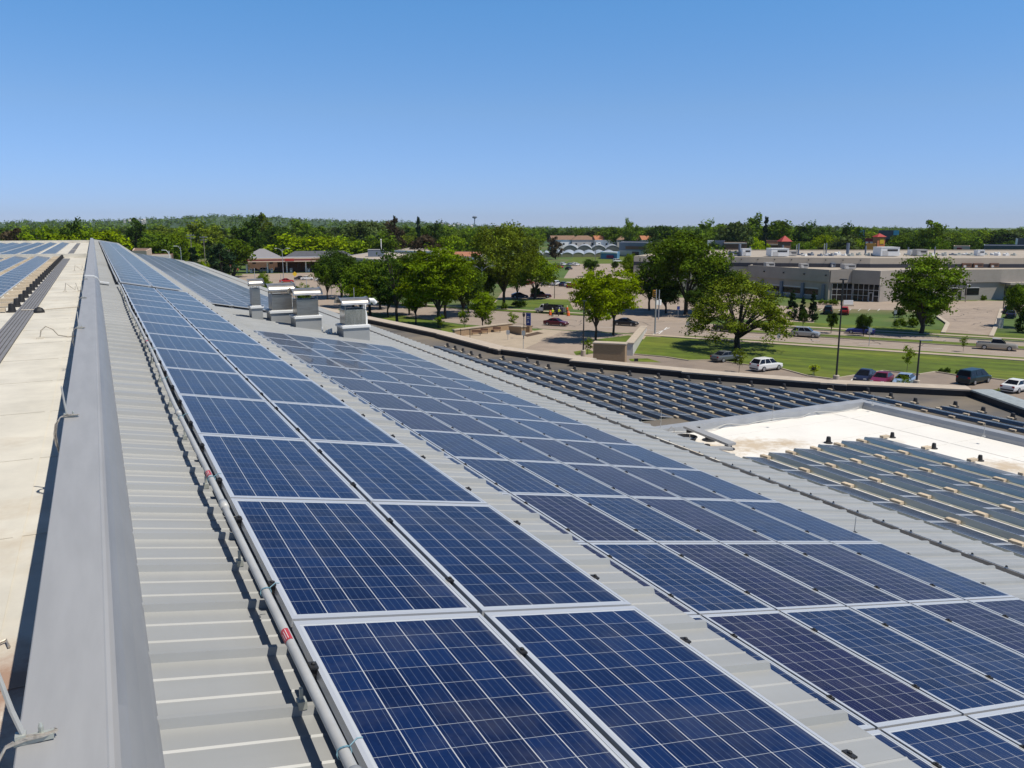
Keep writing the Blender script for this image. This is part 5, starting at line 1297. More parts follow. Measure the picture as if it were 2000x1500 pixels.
# ---- low buildings left of the centre
D_ = 315
q = [GD(668, 499, D_), GD(737, 505, D_ - 32), GD(850, 497, D_), GD(740, 489, D_ + 70)]
lb_, oq = flat_building('low_flat_building', 'low flat-roofed building with grey shaded wall and tan roof behind the dark trees', [p[:2] for p in q], 7.4, M['wall'], M['indroof'], 0.3)
for u0, u1 in ((0.05, 0.32), (0.42, 0.62), (0.7, 0.95)): on(lb_, oq, 'wall_bay', M['bluegrey'], q[0], q[1], u0, u1, 0.5, 6.6, 0, 0.1)
g = GD(735, 500, 320); o = thing('rooftop_unit', 'grey box on the tan flat roof beside a white flagpole', 'rooftop unit', (g[0], g[1], 7.1), R(-20))
mb = MB(); mb.box((0, 0, 1.3), (6.0, 5, 2.6)); mb.build('housing', M['bluegrey'], o); mb = MB(); mb.box((0, 0, 2.65), (6.2, 5.2, 0.1)); mb.build('cap', M['unit'], o)
q = [GD(770, 492, 372), GD(851, 492, 352), GD(875, 486, 410), GD(800, 486, 420)]
fb_, oq = flat_building('white_edged_building', 'flat building with a white roof edge, between the bare tree and the brown roof', [p[:2] for p in q], 7.9, M['indwall'], M['indroof'], 0.3)
on(fb_, oq, 'white_edge', M['whitepaint'], q[0], q[1], 0, 1, 7.4, 8.0, 0.01, 0.2)
q = [GD(851, 500, 332), GD(931, 503, 318), GD(950, 490, 380), GD(860, 490, 390)]
fb_, oq = flat_building('brown_roof_building', 'beige building with a brown flat roof and a long white edge', [p[:2] for p in q], 7.0, M['indwall'], M['terra'], 0.15)
on(fb_, oq, 'white_edge', M['whitepaint'], q[0], q[1], 0, 1, 5.9, 6.5, 0.01, 0.3); on(fb_, oq, 'window', M['glass'], q[0], q[1], 0.86, 0.99, 3.2, 5.2, 0.01, 0.2); on(fb_, oq, 'white_panel', M['whitepaint'], q[0], q[1], 0.35, 0.80, 2.6, 5.0, 0.01, 0.2)
x, y, h = GD(277, 486, 300); fb_, oq = flat_building('pale_garage', 'low pale building with a cream wall just beyond the far metal roof', [GD(258, 490, 300)[:2], GD(286, 491, 296)[:2], GD(296, 488, 330)[:2], GD(262, 488, 334)[:2]], 10.6, M['pink'], M['tileroof'], 0.3)
fb_, oq = flat_building('white_fascia_shop', 'low shop front with a long white fascia right of the pale building', [GD(287, 497, 330)[:2], GD(334, 497, 326)[:2], GD(338, 494, 350)[:2], GD(290, 494, 352)[:2]], 8.0, M['brown'], M['indroof'], 0.3)
on(fb_, oq, 'fascia', M['whitepaint'], GD(287, 497, 330), GD(334, 497, 326), 0, 1, 6.9, 8.1, 0.01, 0.2)
# ---- greenhouses
def greenhouse(label, px0, px1, base_y, top_y, nb, D, depth, pal):
    a, b = GD(px0, base_y, D), GD(px1, base_y, D); top = GD((px0 + px1) / 2, top_y, D)[2]
    A, B = Vector((a[0], a[1], 0)), Vector((b[0], b[1], 0)); t = (B - A); L_ = t.length; rz = math.atan2(t.y, t.x)
    o = thing('greenhouse', label, 'greenhouse', A, rz)
    w_ = L_ / nb; he = top * 0.55
    roof, ends, posts = MB(), MB(), MB()
    for k in range(nb):
        n = 10; arc = [(k * w_ + w_ * i / n, he + (top - he) * math.sin(math.pi * i / n) ** 0.8) for i in range(n + 1)]
        for (x0, z0), (x1, z1) in zip(arc, arc[1:]): roof.face([(x0, 0, z0), (x1, 0, z1), (x1, depth, z1), (x0, depth, z0)])
        ends.face([(k * w_ + 0.01, 0.02, 0), ((k + 1) * w_ - 0.01, 0.02, 0)] + [(x, 0.02, z - 0.02) for x, z in arc[::-1]])
        posts.box((k * w_, -0.05, he / 2), (0.18, 0.12, he)); posts.tube([(x, -0.03, z) for x, z in arc], 0.09, 4)
    roof.build('roof', M['poly'], o); ends.build('end_wall', pal, o); posts.build('ribs', M['whiteframe'], o)
M['ghdark'] = mat('tan_greenhouse_end', (0.30, 0.27, 0.15), 0.7, var=0.3, scale=0.3)
greenhouse('front row of white arched greenhouses with tan ends', 1076, 1205, 501, 493, 6, 505, 62, M['ghdark'])
greenhouse('rear row of taller greenhouses with grey gable ends', 1100, 1211, 490, 479, 4, 585, 120, M['polyend'])
greenhouse('low pale greenhouse left of the front row', 1047, 1074, 499, 493, 2, 500, 40, M['polyend'])
HOUSES = ((1098, 640, 18, 'red-brown roofed house with a white gable, left of the four behind the greenhouses', 'tileroof', True), (1138, 640, 19, 'house with a wide brown hip roof, second behind the greenhouses', 'tileroof', False), (1181, 640, 17, 'house with an orange tiled roof and white gable behind the greenhouses', 'terra', True), (1228, 640, 21, 'house with a brown hip roof, right of the four behind the greenhouses', 'tileroof', False), (1265, 640, 12, 'house with an orange-brown roof half hidden by the tall maple', 'terra', True))
for px, D, w_, lb, rf, gb in HOUSES:
    x, y, _ = GD(px, 470, D); hip_house('house', lb, x, y, w_, 11, 8.3, 11.4, R(-18), M['wall'] if not gb else M['whitepaint'], M[rf], gb)
q = [GD(1209, 490, 520), GD(1262, 490, 508), GD(1275, 480, 560), GD(1218, 480, 570)]
fb_, oq = flat_building('blue_grey_shop', 'dark blue-grey two-storey building with a brown band beside the greenhouses', [p[:2] for p in q], 8.6, M['bluegrey'], M['slate'], 0.3)
on(fb_, oq, 'brown_band', M['brown'], q[0], q[1], 0.25, 1.0, 4.6, 6.4, 0.01, 0.3); on(fb_, oq, 'pale_wall', M['unit'], q[0], q[1], 0.0, 1.0, 0.5, 3.8, 0.01, 0.2); on(fb_, oq, 'window', M['glass'], q[0], q[1], 0.5, 0.75, 0.8, 3.2, 0.21, 0.3)
q = [GD(1173, 507, 480), GD(1205, 509, 472), GD(1210, 505, 490), GD(1178, 505, 498)]
fb_, oq = flat_building('blue_kiosk', 'small blue shop with a white roof edge and a crimson awning', [p[:2] for p in q], 3.9, mat('blue_kiosk_wall', (0.10, 0.24, 0.42), 0.6), M['whitepaint'], 0.2)
on(fb_, oq, 'awning', mat('crimson_awning', (0.32, 0.03, 0.10), 0.6), q[0], q[1], 0.4, 0.8, 0.6, 2.2, 0.01, 0.6); on(fb_, oq, 'white_edge', M['whitepaint'], q[0], q[1], 0, 1, 3.2, 4.0, 0.01, 0.3)
# ---- right distance
def pyr_tower(name, label, px, D, wpx, apex_y, eave_y, wall, roof, extra=None):
    x, y, za = GD(px, apex_y, D); ze = GD(px, eave_y, D)[2]; w_ = wpx * D / FPX
    o = thing(name, label, 'tower', (x, y, 0), R(-20))
    mb = MB(); mb.box2((-w_ * .4, -w_ * .4, 0), (w_ * .4, w_ * .4, ze)); mb.build('wall', wall, o)
    mb = MB(); a = w_ / 2; mb.idx([(-a, -a, ze), (a, -a, ze), (a, a, ze), (-a, a, ze), (0, 0, za)], [(0, 1, 4), (1, 2, 4), (2, 3, 4), (3, 0, 4), (3, 2, 1, 0)]); mb.build('roof', roof, o)
    if extra: mb = MB(); mb.box((0.3, -w_ * .4 - 0.06, ze - w_ * 0.42), (w_ * 0.42, 0.1, w_ * 0.5)); mb.build('sign_panel', extra, o)
    mb = MB(); mb.box((0, -w_ * .4 - 0.05, 1.4), (1.6, 0.1, 2.4)); mb.build('door', M['glass'], o)
    return o
pyr_tower('red_roof_tower', 'square brown tower with a pointed red pyramid roof above the rear hall', 1533, 430, 21, 460, 471.5, M['brown'], M['redroof'])
pyr_tower('orange_tower', 'narrow orange tower with a red cap and a yellow sign panel', 1718, 440, 18, 455.5, 462.5, M['orange'], M['redroof'], M['yellow'])
def low(name, label, px0, px1, D, dep, top_y, wall, roof, cat='building', parts=()):
    a, b = GD(px0, top_y, D), GD(px1, top_y, D); h = max(2.5, (a[2] + b[2]) / 2); t = Vector((a[0], a[1], 0)).normalized() * dep
    o, oo = flat_building(name, label, [a[:2], b[:2], (b[0] + t.x, b[1] + t.y), (a[0] + t.x, a[1] + t.y)], h, wall, roof, 0.25, cat=cat)
    for (nm, m, u0, u1, f0, f1, d1) in parts: on(o, oo, nm, m, a, b, u0, u1, h * f0, h * f1, 0.01, d1)
    return o
low('brown_shop', 'long brown windowless building right of the tall maple', 1414, 1459, 440, 20, 474, M['brown'], M['indroof'], parts=(('cornice', M['unit'], 0, 1, 0.94, 1.0, 0.2),))
low('brown_shop', 'brown building attached to the tower with the red pointed roof', 1497, 1526, 440, 18, 470, M['brown'], M['tileroof'], parts=(('pale_awning', M['pink'], 0.05, 0.9, 0.8, 0.86, 0.8), ('window', M['glass'], 0.5, 0.8, 0.3, 0.6, 0.1)))
low('red_diner', 'dark red building with white stripes beside the orange tower', 1690, 1709, 445, 12, 466, mat('dark_red_wall', (0.22, 0.03, 0.03), 0.7), M['slate'], parts=(('white_stripe', M['whitepaint'], 0.05, 0.35, 0.80, 0.88, 0.1), ('white_stripe', M['whitepaint'], 0.5, 0.8, 0.80, 0.88, 0.1)))
low('orange_canopy_building', 'small orange-yellow building below the dark red one', 1692, 1711, 415, 8, 476, mat('amber_wall', (0.62, 0.30, 0.06), 0.7), M['unit'], parts=(('window', M['glass'], 0.2, 0.8, 0.15, 0.6, 0.1),))
low('dark_office', 'dark grey office behind the orange tower with a pale blue roof light', 1716, 1757, 520, 20, 450, M['slate'], M['cyan'], parts=(('pale_bay', M['unit'], 0.72, 0.98, 0.35, 0.75, 0.4), ('blue_roof_light', M['cyan'], 0.72, 0.98, 0.84, 1.0, 0.5), ('window', M['glass'], 0.1, 0.65, 0.5, 0.7, 0.1), ('grey_band', M['unit'], 0.0, 0.7, 0.12, 0.3, 0.3)))
low('blue_roofed_house', 'house with a bright blue glazed roof strip among the trees', 1677, 1690, 540, 10, 449, M['slate'], M['cyan'], cat='house', parts=(('blue_roof_light', M['cyan'], 0.05, 0.8, 0.75, 1.0, 0.5),))
low('pink_shop', 'small pale pink shop with a dark red sign', 1863, 1895, 420, 12, 480.5, M['pink'], M['unit'], 'shop', (('sign_panel', mat('maroon_sign', (0.24, 0.02, 0.03), 0.5), 0.2, 0.5, 0.55, 0.92, 0.3), ('door', M['glass'], 0.7, 0.82, 0.0, 0.6, 0.1)))
low('blue_grey_warehouse', 'long blue-grey warehouse at the right edge with dark windows', 1922, 2080, 410, 26, 480, M['bluegrey'], M['slate'], 'warehouse', (('window', M['glass'], 0.2, 0.26, 0.3, 0.6, 0.1), ('window', M['glass'], 0.3, 0.38, 0.3, 0.6, 0.1), ('eave', M['slate'], 0, 1, 0.88, 1.0, 0.8)))
low('dark_warehouse', 'dark tall block with a white corner at the right edge', 1984, 2060, 470, 16, 466, M['slate'], M['slate'], 'warehouse', (('white_corner', M['whitepaint'], 0.0, 0.06, 0.1, 1.0, 0.2),))
low('blue_house', 'small blue-grey house right behind the tall maple', 1396, 1416, 460, 9, 470, M['bluegrey'], M['slate'], 'house', (('garage_door', M['whitepaint'], 0.55, 0.95, 0.1, 0.5, 0.1),))
low('white_house', 'little white house beside the blue-grey house', 1382, 1394, 470, 9, 470, M['whitepaint'], M['unit'], 'house', (('window', M['glass'], 0.3, 0.6, 0.5, 0.8, 0.1),))
r7 = random.Random(4)
for i in range(16):                          # pale houses on the far hill
    px = r7.uniform(855, 985) if i < 11 else r7.uniform(240, 330); D = r7.uniform(2500, 3300)
    x, y, _ = GD(px, 440, D); z = ground_h(px, D) + r7.uniform(1, 5)
    o = thing('hillside_house', 'tiny pale house among the trees of the far hill', 'house', (x, y, z - 12), r7.uniform(0, 3), 'tiny pale houses on the far hills')
    mb = MB(); mb.box((0, 0, 9), (8, 7, 18)); mb.build('wall', M['unit'], o); mb = MB(); mb.idx([(-4.5, -4, 18), (4.5, -4, 18), (4.5, 4, 18), (-4.5, 4, 18), (-4, 0, 21), (4, 0, 21)], [(0, 1, 5, 4), (2, 3, 4, 5), (1, 2, 5), (3, 0, 4)]); mb.build('roof', M['unit'], o)
x, y, zt = GD(927, 423, 3100); o = thing('water_tower', 'tiny water tower on the skyline of the far hill', 'water tower', (x, y, 0))
mb = MB(); mb.tube([(0, 0, ground_h(927, 3100)), (0, 0, zt - 7)], 1.6, 8); mb.build('column', M['bluegrey'], o); mb = MB(); mb.lathe((0, 0, zt - 8), [(1.6, 0), (8, 3), (9, 6), (7, 9), (1, 10)], 14); mb.build('tank', M['bluegrey'], o)
# ---- brick and stone walls by the drive
wl, wr = G(1158, 709), G(1220, 712); k = px_per_m(wl)
def wall_thing(name, label, a, b, h0, h1, th, m, capm, z0=0.0):
    o = thing(name, label, 'wall', (a[0], a[1], z0)); A, B = Vector((a[0], a[1], 0)), Vector((b[0], b[1], 0)); t = B - A; n = Vector((t.y, -t.x, 0)).normalized()
    if n.dot(A) < 0: n = -n
    P_ = [Vector((0, 0, 0)), t, t + n * th, n * th]
    mb = MB(); mb.idx([(p.x, p.y, 0) for p in P_] + [(P_[i].x, P_[i].y, (h0, h1, h1, h0)[i]) for i in range(4)], [(0, 1, 5, 4), (1, 2, 6, 5), (2, 3, 7, 6), (3, 0, 4, 7), (4, 5, 6, 7)]); mb.build('masonry', m, o)
    if capm:
        e = 0.1; c_ = [-n * e - t.normalized() * e, t - n * e + t.normalized() * e, t + n * (th + e) + t.normalized() * e, n * (th + e) - t.normalized() * e]
        mb = MB(); mb.idx([(c_[i].x, c_[i].y, (h0, h1, h1, h0)[i] + 0.003) for i in range(4)] + [(c_[i].x, c_[i].y, (h0, h1, h1, h0)[i] + 0.18) for i in range(4)], [(0, 1, 5, 4), (1, 2, 6, 5), (2, 3, 7, 6), (3, 0, 4, 7), (4, 5, 6, 7), (3, 2, 1, 0)]); mb.build('coping', capm, o)
    return o
hw = (709 - 671) / k
wall_thing('brick_wall', 'brown brick enclosure wall with a pale cap at the edge of the drive', wl, wr, hw, hw, 1.6, M['brick'], M['coping'])
ra, rb = G(1236, 695), G(1263, 647)
wall_thing('retaining_wall', 'sloping pale concrete retaining wall beside the lawn, running to the street', ra, rb, 1.75, 0.8, 1.0, mat('pale_concrete', (0.55, 0.53, 0.49), 0.9, var=0.12, scale=1.0), M['coping'])
wall_thing('plaza_wall', 'low tan stone wall round the seating plaza', G(888, 658), G(1000, 644), 1.1, 1.1, 0.5, M['brick'], M['coping'])
wall_thing('planter_wall', 'short angled stone wall at the right end of the plaza', G(994, 649), G(1018, 655), 1.0, 1.4, 0.9, M['brick'], M['coping'])
# ================================================================ vehicles
def paint(name, col, metal=0.0):
    m = mat('paint_' + name, col, 0.4, metal, spec=0.3, coat=0.35); return m
PAINT = {'white': paint('white', (0.72, 0.72, 0.70)), 'silver': paint('silver', (0.42, 0.43, 0.43), 0.5), 'grey': paint('grey', (0.15, 0.16, 0.165), 0.4), 'black': paint('black', (0.015, 0.015, 0.017)), 'maroon': paint('maroon', (0.10, 0.012, 0.02)), 'red': paint('red', (0.40, 0.02, 0.02)),
         'navy': paint('navy', (0.015, 0.02, 0.05)), 'blue': paint('blue', (0.03, 0.045, 0.22)), 'skyblue': paint('sky_blue', (0.30, 0.42, 0.60), 0.3), 'teal': paint('teal', (0.006, 0.020, 0.024), 0.1), 'champagne': paint('champagne', (0.46, 0.41, 0.33), 0.4), 'wine': paint('wine', (0.16, 0.015, 0.05))}
M['tyre'] = mat('tyre_rubber', (0.018, 0.018, 0.018), 0.8); M['rim'] = mat('wheel_rim', (0.45, 0.45, 0.46), 0.35, 0.7)
M['lamp'] = mat('clear_lamp', (0.75, 0.75, 0.72), 0.15); M['tail'] = mat('red_lamp', (0.35, 0.01, 0.01), 0.2)
STY = {  # half length, half width, roof z, body stations (x, z top), cabin (base front, roof front, roof rear, base rear)
 'sedan': (2.35, 0.90, 1.44, [(-2.35, 0.72), (-2.28, 0.90), (-1.5, 0.98), (1.0, 0.93), (2.05, 0.76), (2.35, 0.58)], (1.05, 0.25, -0.90, -1.70)),
 'hatch': (2.2, 0.87, 1.49, [(-2.2, 0.85), (-2.1, 1.0), (-1.4, 0.98), (1.2, 0.93), (1.95, 0.74), (2.2, 0.55)], (1.35, 0.15, -0.9, -2.1)),
 'crossover': (2.3, 0.92, 1.68, [(-2.3, 0.85), (-2.22, 1.05), (-1.4, 1.06), (1.1, 1.02), (2.1, 0.86), (2.3, 0.62)], (1.15, 0.42, -1.70, -2.2)),
 'minivan': (2.5, 0.98, 1.76, [(-2.5, 0.8), (-2.45, 1.06), (-1.4, 1.08), (1.5, 1.02), (2.3, 0.84), (2.5, 0.6)], (1.65, 0.75, -2.1, -2.42)),
 'pickup': (2.75, 0.96, 1.74, [(-2.75, 0.7), (-2.74, 1.04), (-0.8, 1.06), (1.15, 1.05), (2.5, 0.95), (2.75, 0.65)], (1.2, 0.50, -0.65, -0.85))}
CARM = {}
def car_parts(style):
    if style in CARM: return CARM[style]
    hl, hw, zr, st, (cb0, cr0, cr1, cb1) = STY[style]
    mb = MB(); rows = []
    for x, z in st:
        k = 1 - 0.16 * max(0, (abs(x) / hl - 0.72) / 0.28) ** 2
        w_ = hw * k
        rows.append([(x, -w_ * 0.88, 0.24), (x, -w_, 0.42), (x, -w_, z - 0.18 if z > .7 else z - .1), (x, -w_ * 0.93, z), (x, w_ * 0.93, z), (x, w_, z - 0.18 if z > .7 else z - .1), (x, w_, 0.42), (x, w_ * 0.88, 0.24)])
    vs = [p for r_ in rows for p in r_]; n = 8
    fs = [(i * n + k, (i + 1) * n + k, (i + 1) * n + (k + 1) % n, i * n + (k + 1) % n) for i in range(len(rows) - 1) for k in range(n)] + [tuple(range(n)), tuple((len(rows) - 1) * n + k for k in reversed(range(n)))]
    mb.idx(vs, fs)
    zb = lambda x: next((za + (z2 - za) * (x - xa) / (xb - xa) for (xa, za), (xb, z2) in zip(st, st[1:]) if xa <= x <= xb), 0.9) - 0.02
    wb, wt = hw * 0.90, hw * 0.70
    C8 = [(cb0, -wb, zb(cb0)), (cb0, wb, zb(cb0)), (cr0, -wt, zr - 0.05), (cr0, wt, zr - 0.05), (cr1, -wt, zr - 0.05), (cr1, wt, zr - 0.05), (cb1, -wb, zb(cb1)), (cb1, wb, zb(cb1))]
    top = [(cr0 - 0.2, -wt * .92, zr), (cr0 - 0.2, wt * .92, zr), (cr1 + 0.2, -wt * .92, zr), (cr1 + 0.2, wt * .92, zr)]
    mb.idx(C8 + top, [(0, 1, 3, 2), (0, 2, 4, 6), (1, 7, 5, 3), (6, 4, 5, 7), (2, 3, 9, 8), (8, 9, 11, 10), (10, 11, 5, 4), (2, 8, 10, 4), (3, 5, 11, 9)])
    if style == 'pickup':
        mb.box2((-2.6, -0.78, 0.98), (-0.9, 0.78, 1.075), 1)
    body = mb.mesh(style + '_body', [PAINT['white'], M['black']])
    def inset(q, f, off):
        q = [Vector(p) for p in q]; c = sum(q, Vector()) / len(q); nn = (q[1] - q[0]).cross(q[2] - q[0]).normalized()
        return [c + (p - c) * f + nn * off for p in q]
    V = [Vector(p) for p in C8]
    ws = MB(); a = inset([V[0], V[1], V[3], V[2]], 0.90, 0.012); ws.face(a)
    rw = MB(); a = inset([V[7], V[6], V[4], V[5]], 0.86, 0.012); rw.face(a)
    sw = MB(); nwin = 2 if style != 'pickup' else 1
    if style in ('minivan', 'crossover'): nwin = 3
    for s in (-1, 1):
        bf, tf, tr, br = (V[0], V[2], V[4], V[6]) if s < 0 else (V[1], V[3], V[5], V[7])
        for k in range(nwin):
            t0, t1 = k / nwin + 0.02, (k + 1) / nwin - 0.02
            q = [bf.lerp(br, t0), bf.lerp(br, t1), tf.lerp(tr, t1), tf.lerp(tr, t0)]
            q = [p + Vector((0, 0, 0.06)) if i < 2 else p - Vector((0, 0, 0.03)) for i, p in enumerate(q)]
            nn = Vector((0, s, 0.3)).normalized() * 0.014
            q = [p + nn for p in q]; sw.face(q if s < 0 else q[::-1])
    lm = {'windscreen': ws.mesh('windscreen', M['glass']), 'rear_window': rw.mesh('rear_window', M['glass']), 'side_windows': sw.mesh('side_windows', M['glass'])}
    ty = MB(); rr = 0.36 if style in ('pickup', 'crossover') else 0.325
    ty.lathe((0, 0, 0), [(rr * 0.6, -0.11), (rr, -0.10), (rr, 0.10), (rr * 0.6, 0.11)], 18, axis='Y')
    rm = MB(); rm.lathe((0, 0, 0), [(rr * 0.58, -0.125), (rr * 0.64, -0.118), (rr * 0.64, 0.118), (rr * 0.58, 0.125)], 14, axis='Y')
    ar = MB()
    hl_ = MB(); hl_.box((0, 0, 0), (0.10, 0.34, 0.14)); tl = MB(); tl.box((0, 0, 0), (0.08, 0.26, 0.20))
    bp = MB(); bp.box((0, 0, 0.40), (0.10, hw * 1.5, 0.16))
    CARM[style] = (body, lm, ty.mesh('tyre', M['tyre']), rm.mesh('rim', M['rim']), hl_.mesh('headlight', M['lamp']), tl.mesh('tail_light', M['tail']), bp.mesh('bumper', M['black']), rr)
    return CARM[style]
def car(name, label, x, y, rz, style, col, group=None, z=0.02, cat='car', detail=True):
    body, lm, ty, rm, hl_, tl, bp, rr = car_parts(style); hl, hw, zr, st, cab = STY[style]
    o = thing(name, label, cat, (x, y, z), rz, group)
    b = link('body', body, o); b.material_slots[0].link = 'OBJECT'; b.material_slots[0].material = PAINT[col]
    for k, me in lm.items(): link(k, me, o)
    for sx in (0.60, -0.60):
        for s in (-1, 1):
            w_ = link('tyre', ty, o, (hl * sx, s * (hw - 0.09), rr)); link('rim', rm, w_)
    if detail:
        for s in (-1, 1):
            link('headlight', hl_, o, (hl - 0.10, s * hw * 0.66, st[-2][1] - 0.12)); link('tail_light', tl, o, (-hl + 0.04, s * hw * 0.72, st[1][1] - 0.14))
        link('bumper', bp, o, (hl - 0.03, 0, 0)); link('bumper', bp, o, (-hl + 0.03, 0, 0))
    return o
AST = math.atan2(DV[1], DV[0])
def car_px(name, label, px, py, style, col, rz=None, group=None, **k):
    g = G(px, py); return car(name, label, g[0], g[1], AST if rz is None else rz, style, col, group, **k)
RD, PK = 'vehicles driving on the street', 'cars parked in the near lot'
car_px('sedan', 'maroon sedan driving right past the plaza', 1086, 636, 'sedan', 'maroon', group=RD)
car_px('dark_sedan', 'black sedan driving half hidden behind the yellow-green locusts', 1222, 636, 'sedan', 'black', group=RD)
car_px('pickup_truck', 'black pickup driving behind the spreading tree', 1424, 648, 'pickup', 'black', group=RD, cat='pickup')
car_px('crossover', 'silver crossover driving right on the near carriageway', 1573, 658, 'crossover', 'silver', group=RD)
car_px('pickup_truck', 'silver pickup with an empty bed driving at the right end of the street', 1946, 683, 'pickup', 'champagne', group=RD, cat='pickup')
car_px('blue_car', 'dark blue car on the far carriageway behind a small round tree', 1680, 652, 'sedan', 'blue', rz=AST + math.pi, group=RD)
a1 = Vector(G(1519, 722)) - Vector(G(1488, 726)); rzs = math.atan2(a1.y, a1.x)
car_px('crossover', 'white crossover parked beside the lawn kerb', 1496, 723, 'crossover', 'white', rzs, PK)
car_px('sedan', 'dark grey sedan parked left of the white crossover', 1418, 705, 'sedan', 'grey', rzs, PK)
car_px('hatchback', 'dark blue-grey hatchback parked nose in, left of three', 1688, 745, 'hatch', 'navy', R(205), PK)
car_px('sedan', 'wine red sedan parked between the hatchback and the pale blue car', 1722, 750, 'sedan', 'wine', R(205), PK)
car_px('sedan', 'pale blue sedan parked behind the black lamp post', 1765, 753, 'sedan', 'skyblue', R(205), PK)
a1 = Vector(G(1926, 744)) - Vector(G(1890, 751)); rzm = math.atan2(a1.y, a1.x)
car_px('minivan', 'dark teal minivan parked by the lawn on the right', 1901, 748, 'minivan', 'teal', rzm, PK, cat='minivan')
car_px('sedan', 'white sedan parked at the right edge of the picture', 1986, 764, 'sedan', 'white', rzm, PK)
IL = 'cars in front of the industrial building'
car_px('minivan', 'dark teal minivan parked nose in before the glass entrance', 1617, 613, 'minivan', 'teal', R(40), IL, cat='minivan')
car_px('crossover', 'red crossover parked next to the teal minivan', 1649, 614, 'crossover', 'red', R(40), IL)
car_px('sedan', 'dark car parked in the driveway by the right edge tree, far one', 1968, 612, 'sedan', 'navy', R(30), IL, z=0.16)
car_px('sedan', 'dark car parked in the driveway by the right edge tree, near one', 1974, 621, 'sedan', 'navy', R(30), IL, z=0.16)
FL = 'cars parked in the far car park'
FC = [(1012, 556, 'sedan', 'white', 'white car at the left end of the far car row'), (1023, 556, 'sedan', 'maroon', 'dark red car next to the white one at the left of the far row'), (1033, 556, 'sedan', 'red', 'red car in the far row, hidden in part by the linden'), (1066, 557, 'sedan', 'silver', 'silver car right of the linden in the far row'), (1075, 557, 'hatch', 'silver', 'grey hatchback beside the white crossover of the far row'),
      (1087, 558, 'crossover', 'white', 'white crossover in the middle of the far car row'), (1101, 559, 'sedan', 'navy', 'dark car right of the white crossover in the far row'), (1112, 560, 'sedan', 'white', 'white car behind the dark ones in the far row'), (1116, 562, 'hatch', 'red', 'red hatchback at the right end of the far row'),
      (1086, 520, 'sedan', 'navy', 'dark car at the left of the farthest row by the meadow'), (1094, 524, 'hatch', 'red', 'red car in the farthest row by the meadow'), (1100, 519, 'crossover', 'white', 'white crossover in the farthest row by the meadow'), (1111, 527, 'sedan', 'black', 'black car in front of the farthest row'), (1113, 519, 'sedan', 'silver', 'silver car in the farthest row by the meadow'), (1121, 518, 'sedan', 'white', 'white sedan, second from the right of the farthest row'), (1126, 519, 'sedan', 'white', 'white sedan at the right end of the farthest row')]
for px, py, s, c, lb in FC: car_px('parked_car', lb, px, py, s, c, R(34), FL)
car_px('dark_car', 'dark car under the tall ash in the far car park', 1015, 582, 'hatch', 'navy', R(-20), FL)
car_px('pickup_truck', 'dark red pickup behind the small dark tree in the far car park', 1056, 582, 'pickup', 'maroon', R(-20), FL, cat='pickup')
for px, py, s, c, lb, nm in ((519, 531, 'minivan', 'white', 'white van under the gas station canopy', 'van'), (500, 531, 'sedan', 'grey', 'grey car at the pumps left of the white van', 'sedan'), (560, 552, 'sedan', 'red', 'red car on the road in front of the gas station', 'sedan'), (588, 547, 'sedan', 'black', 'black car with a white roof light near the yellow sign', 'sedan'), (600, 547, 'sedan', 'white', 'white car behind the black one by the gas station', 'sedan'), (628, 549, 'sedan', 'white', 'white car half hidden by the dark rounded tree', 'sedan')):
    car_px(nm, lb, px, py, s, c, R(-8), 'vehicles at the gas station', cat='van' if nm == 'van' else 'car')
g = G(1206, 512); car('box_van', 'small white delivery van at the blue kiosk', g[0], g[1], R(-20), 'minivan', 'white', None, cat='van')
# white work truck with a dark stake bed at the far kerb
g = G(1072, 612); tk = thing('work_truck', 'white work truck with a dark stake bed stopped at the far kerb', 'truck', (g[0], g[1], 0.02), AST + math.pi)
mb = MB(); mb.box2((0.9, -0.95, 0.55), (1.9, 0.95, 1.25)); mb.prism([(1.9, -0.93), (3.0, -0.85), (3.0, 0.85), (1.9, 0.93)], 0.5, lambda p: 1.22 if p[0] < 2 else 1.0); mb.idx([(0.9, -.93, 1.25), (1.9, -.93, 1.25), (1.9, .93, 1.25), (.9, .93, 1.25), (0.95, -.78, 1.95), (1.5, -.78, 1.95), (1.5, .78, 1.95), (.95, .78, 1.95)], [(0, 1, 5, 4), (1, 2, 6, 5), (2, 3, 7, 6), (3, 0, 4, 7), (4, 5, 6, 7)]); mb.build('cab', PAINT['white'], tk)
mb = MB(); mb.face([(1.86, -.8, 1.3), (1.86, .8, 1.3), (1.54, .7, 1.9), (1.54, -.7, 1.9)]); mb.v = [(v[0] + .03, v[1], v[2]) for v in mb.v]; mb.build('windscreen', M['glass'], tk)
mb = MB()
for s in (-1, 1): mb.face([(1.0, s * .94, 1.3), (1.75, s * .94, 1.3), (1.45, s * .82, 1.88), (1.02, s * .82, 1.88)])
mb.build('side_windows', M['glass'], tk)
mb = MB(); mb.box2((-3.0, -1.05, 0.80), (0.75, 1.05, 0.95)); 
for s in (-1, 1):
    mb.box2((-3.0, s * 1.05 - 0.03, 0.95), (0.75, s * 1.05 + 0.03, 1.85))
mb.box2((0.68, -1.0, 0.95), (0.75, 1.0, 2.1)); mb.box2((-2.9, -0.9, 0.96), (0.6, 0.9, 1.5)); mb.build('stake_bed', M['black'], tk)
for x in (2.2, -1.9):
    for s in (-1, 1): 
        w_ = link('tyre', car_parts('pickup')[2], tk, (x, s * 0.88, 0.36)); link('rim', car_parts('pickup')[3], w_)
tr = thing('equipment_trailer', 'dark trailer with machinery hitched behind the white work truck', 'trailer', Vector(G(1092, 614)), AST + math.pi)
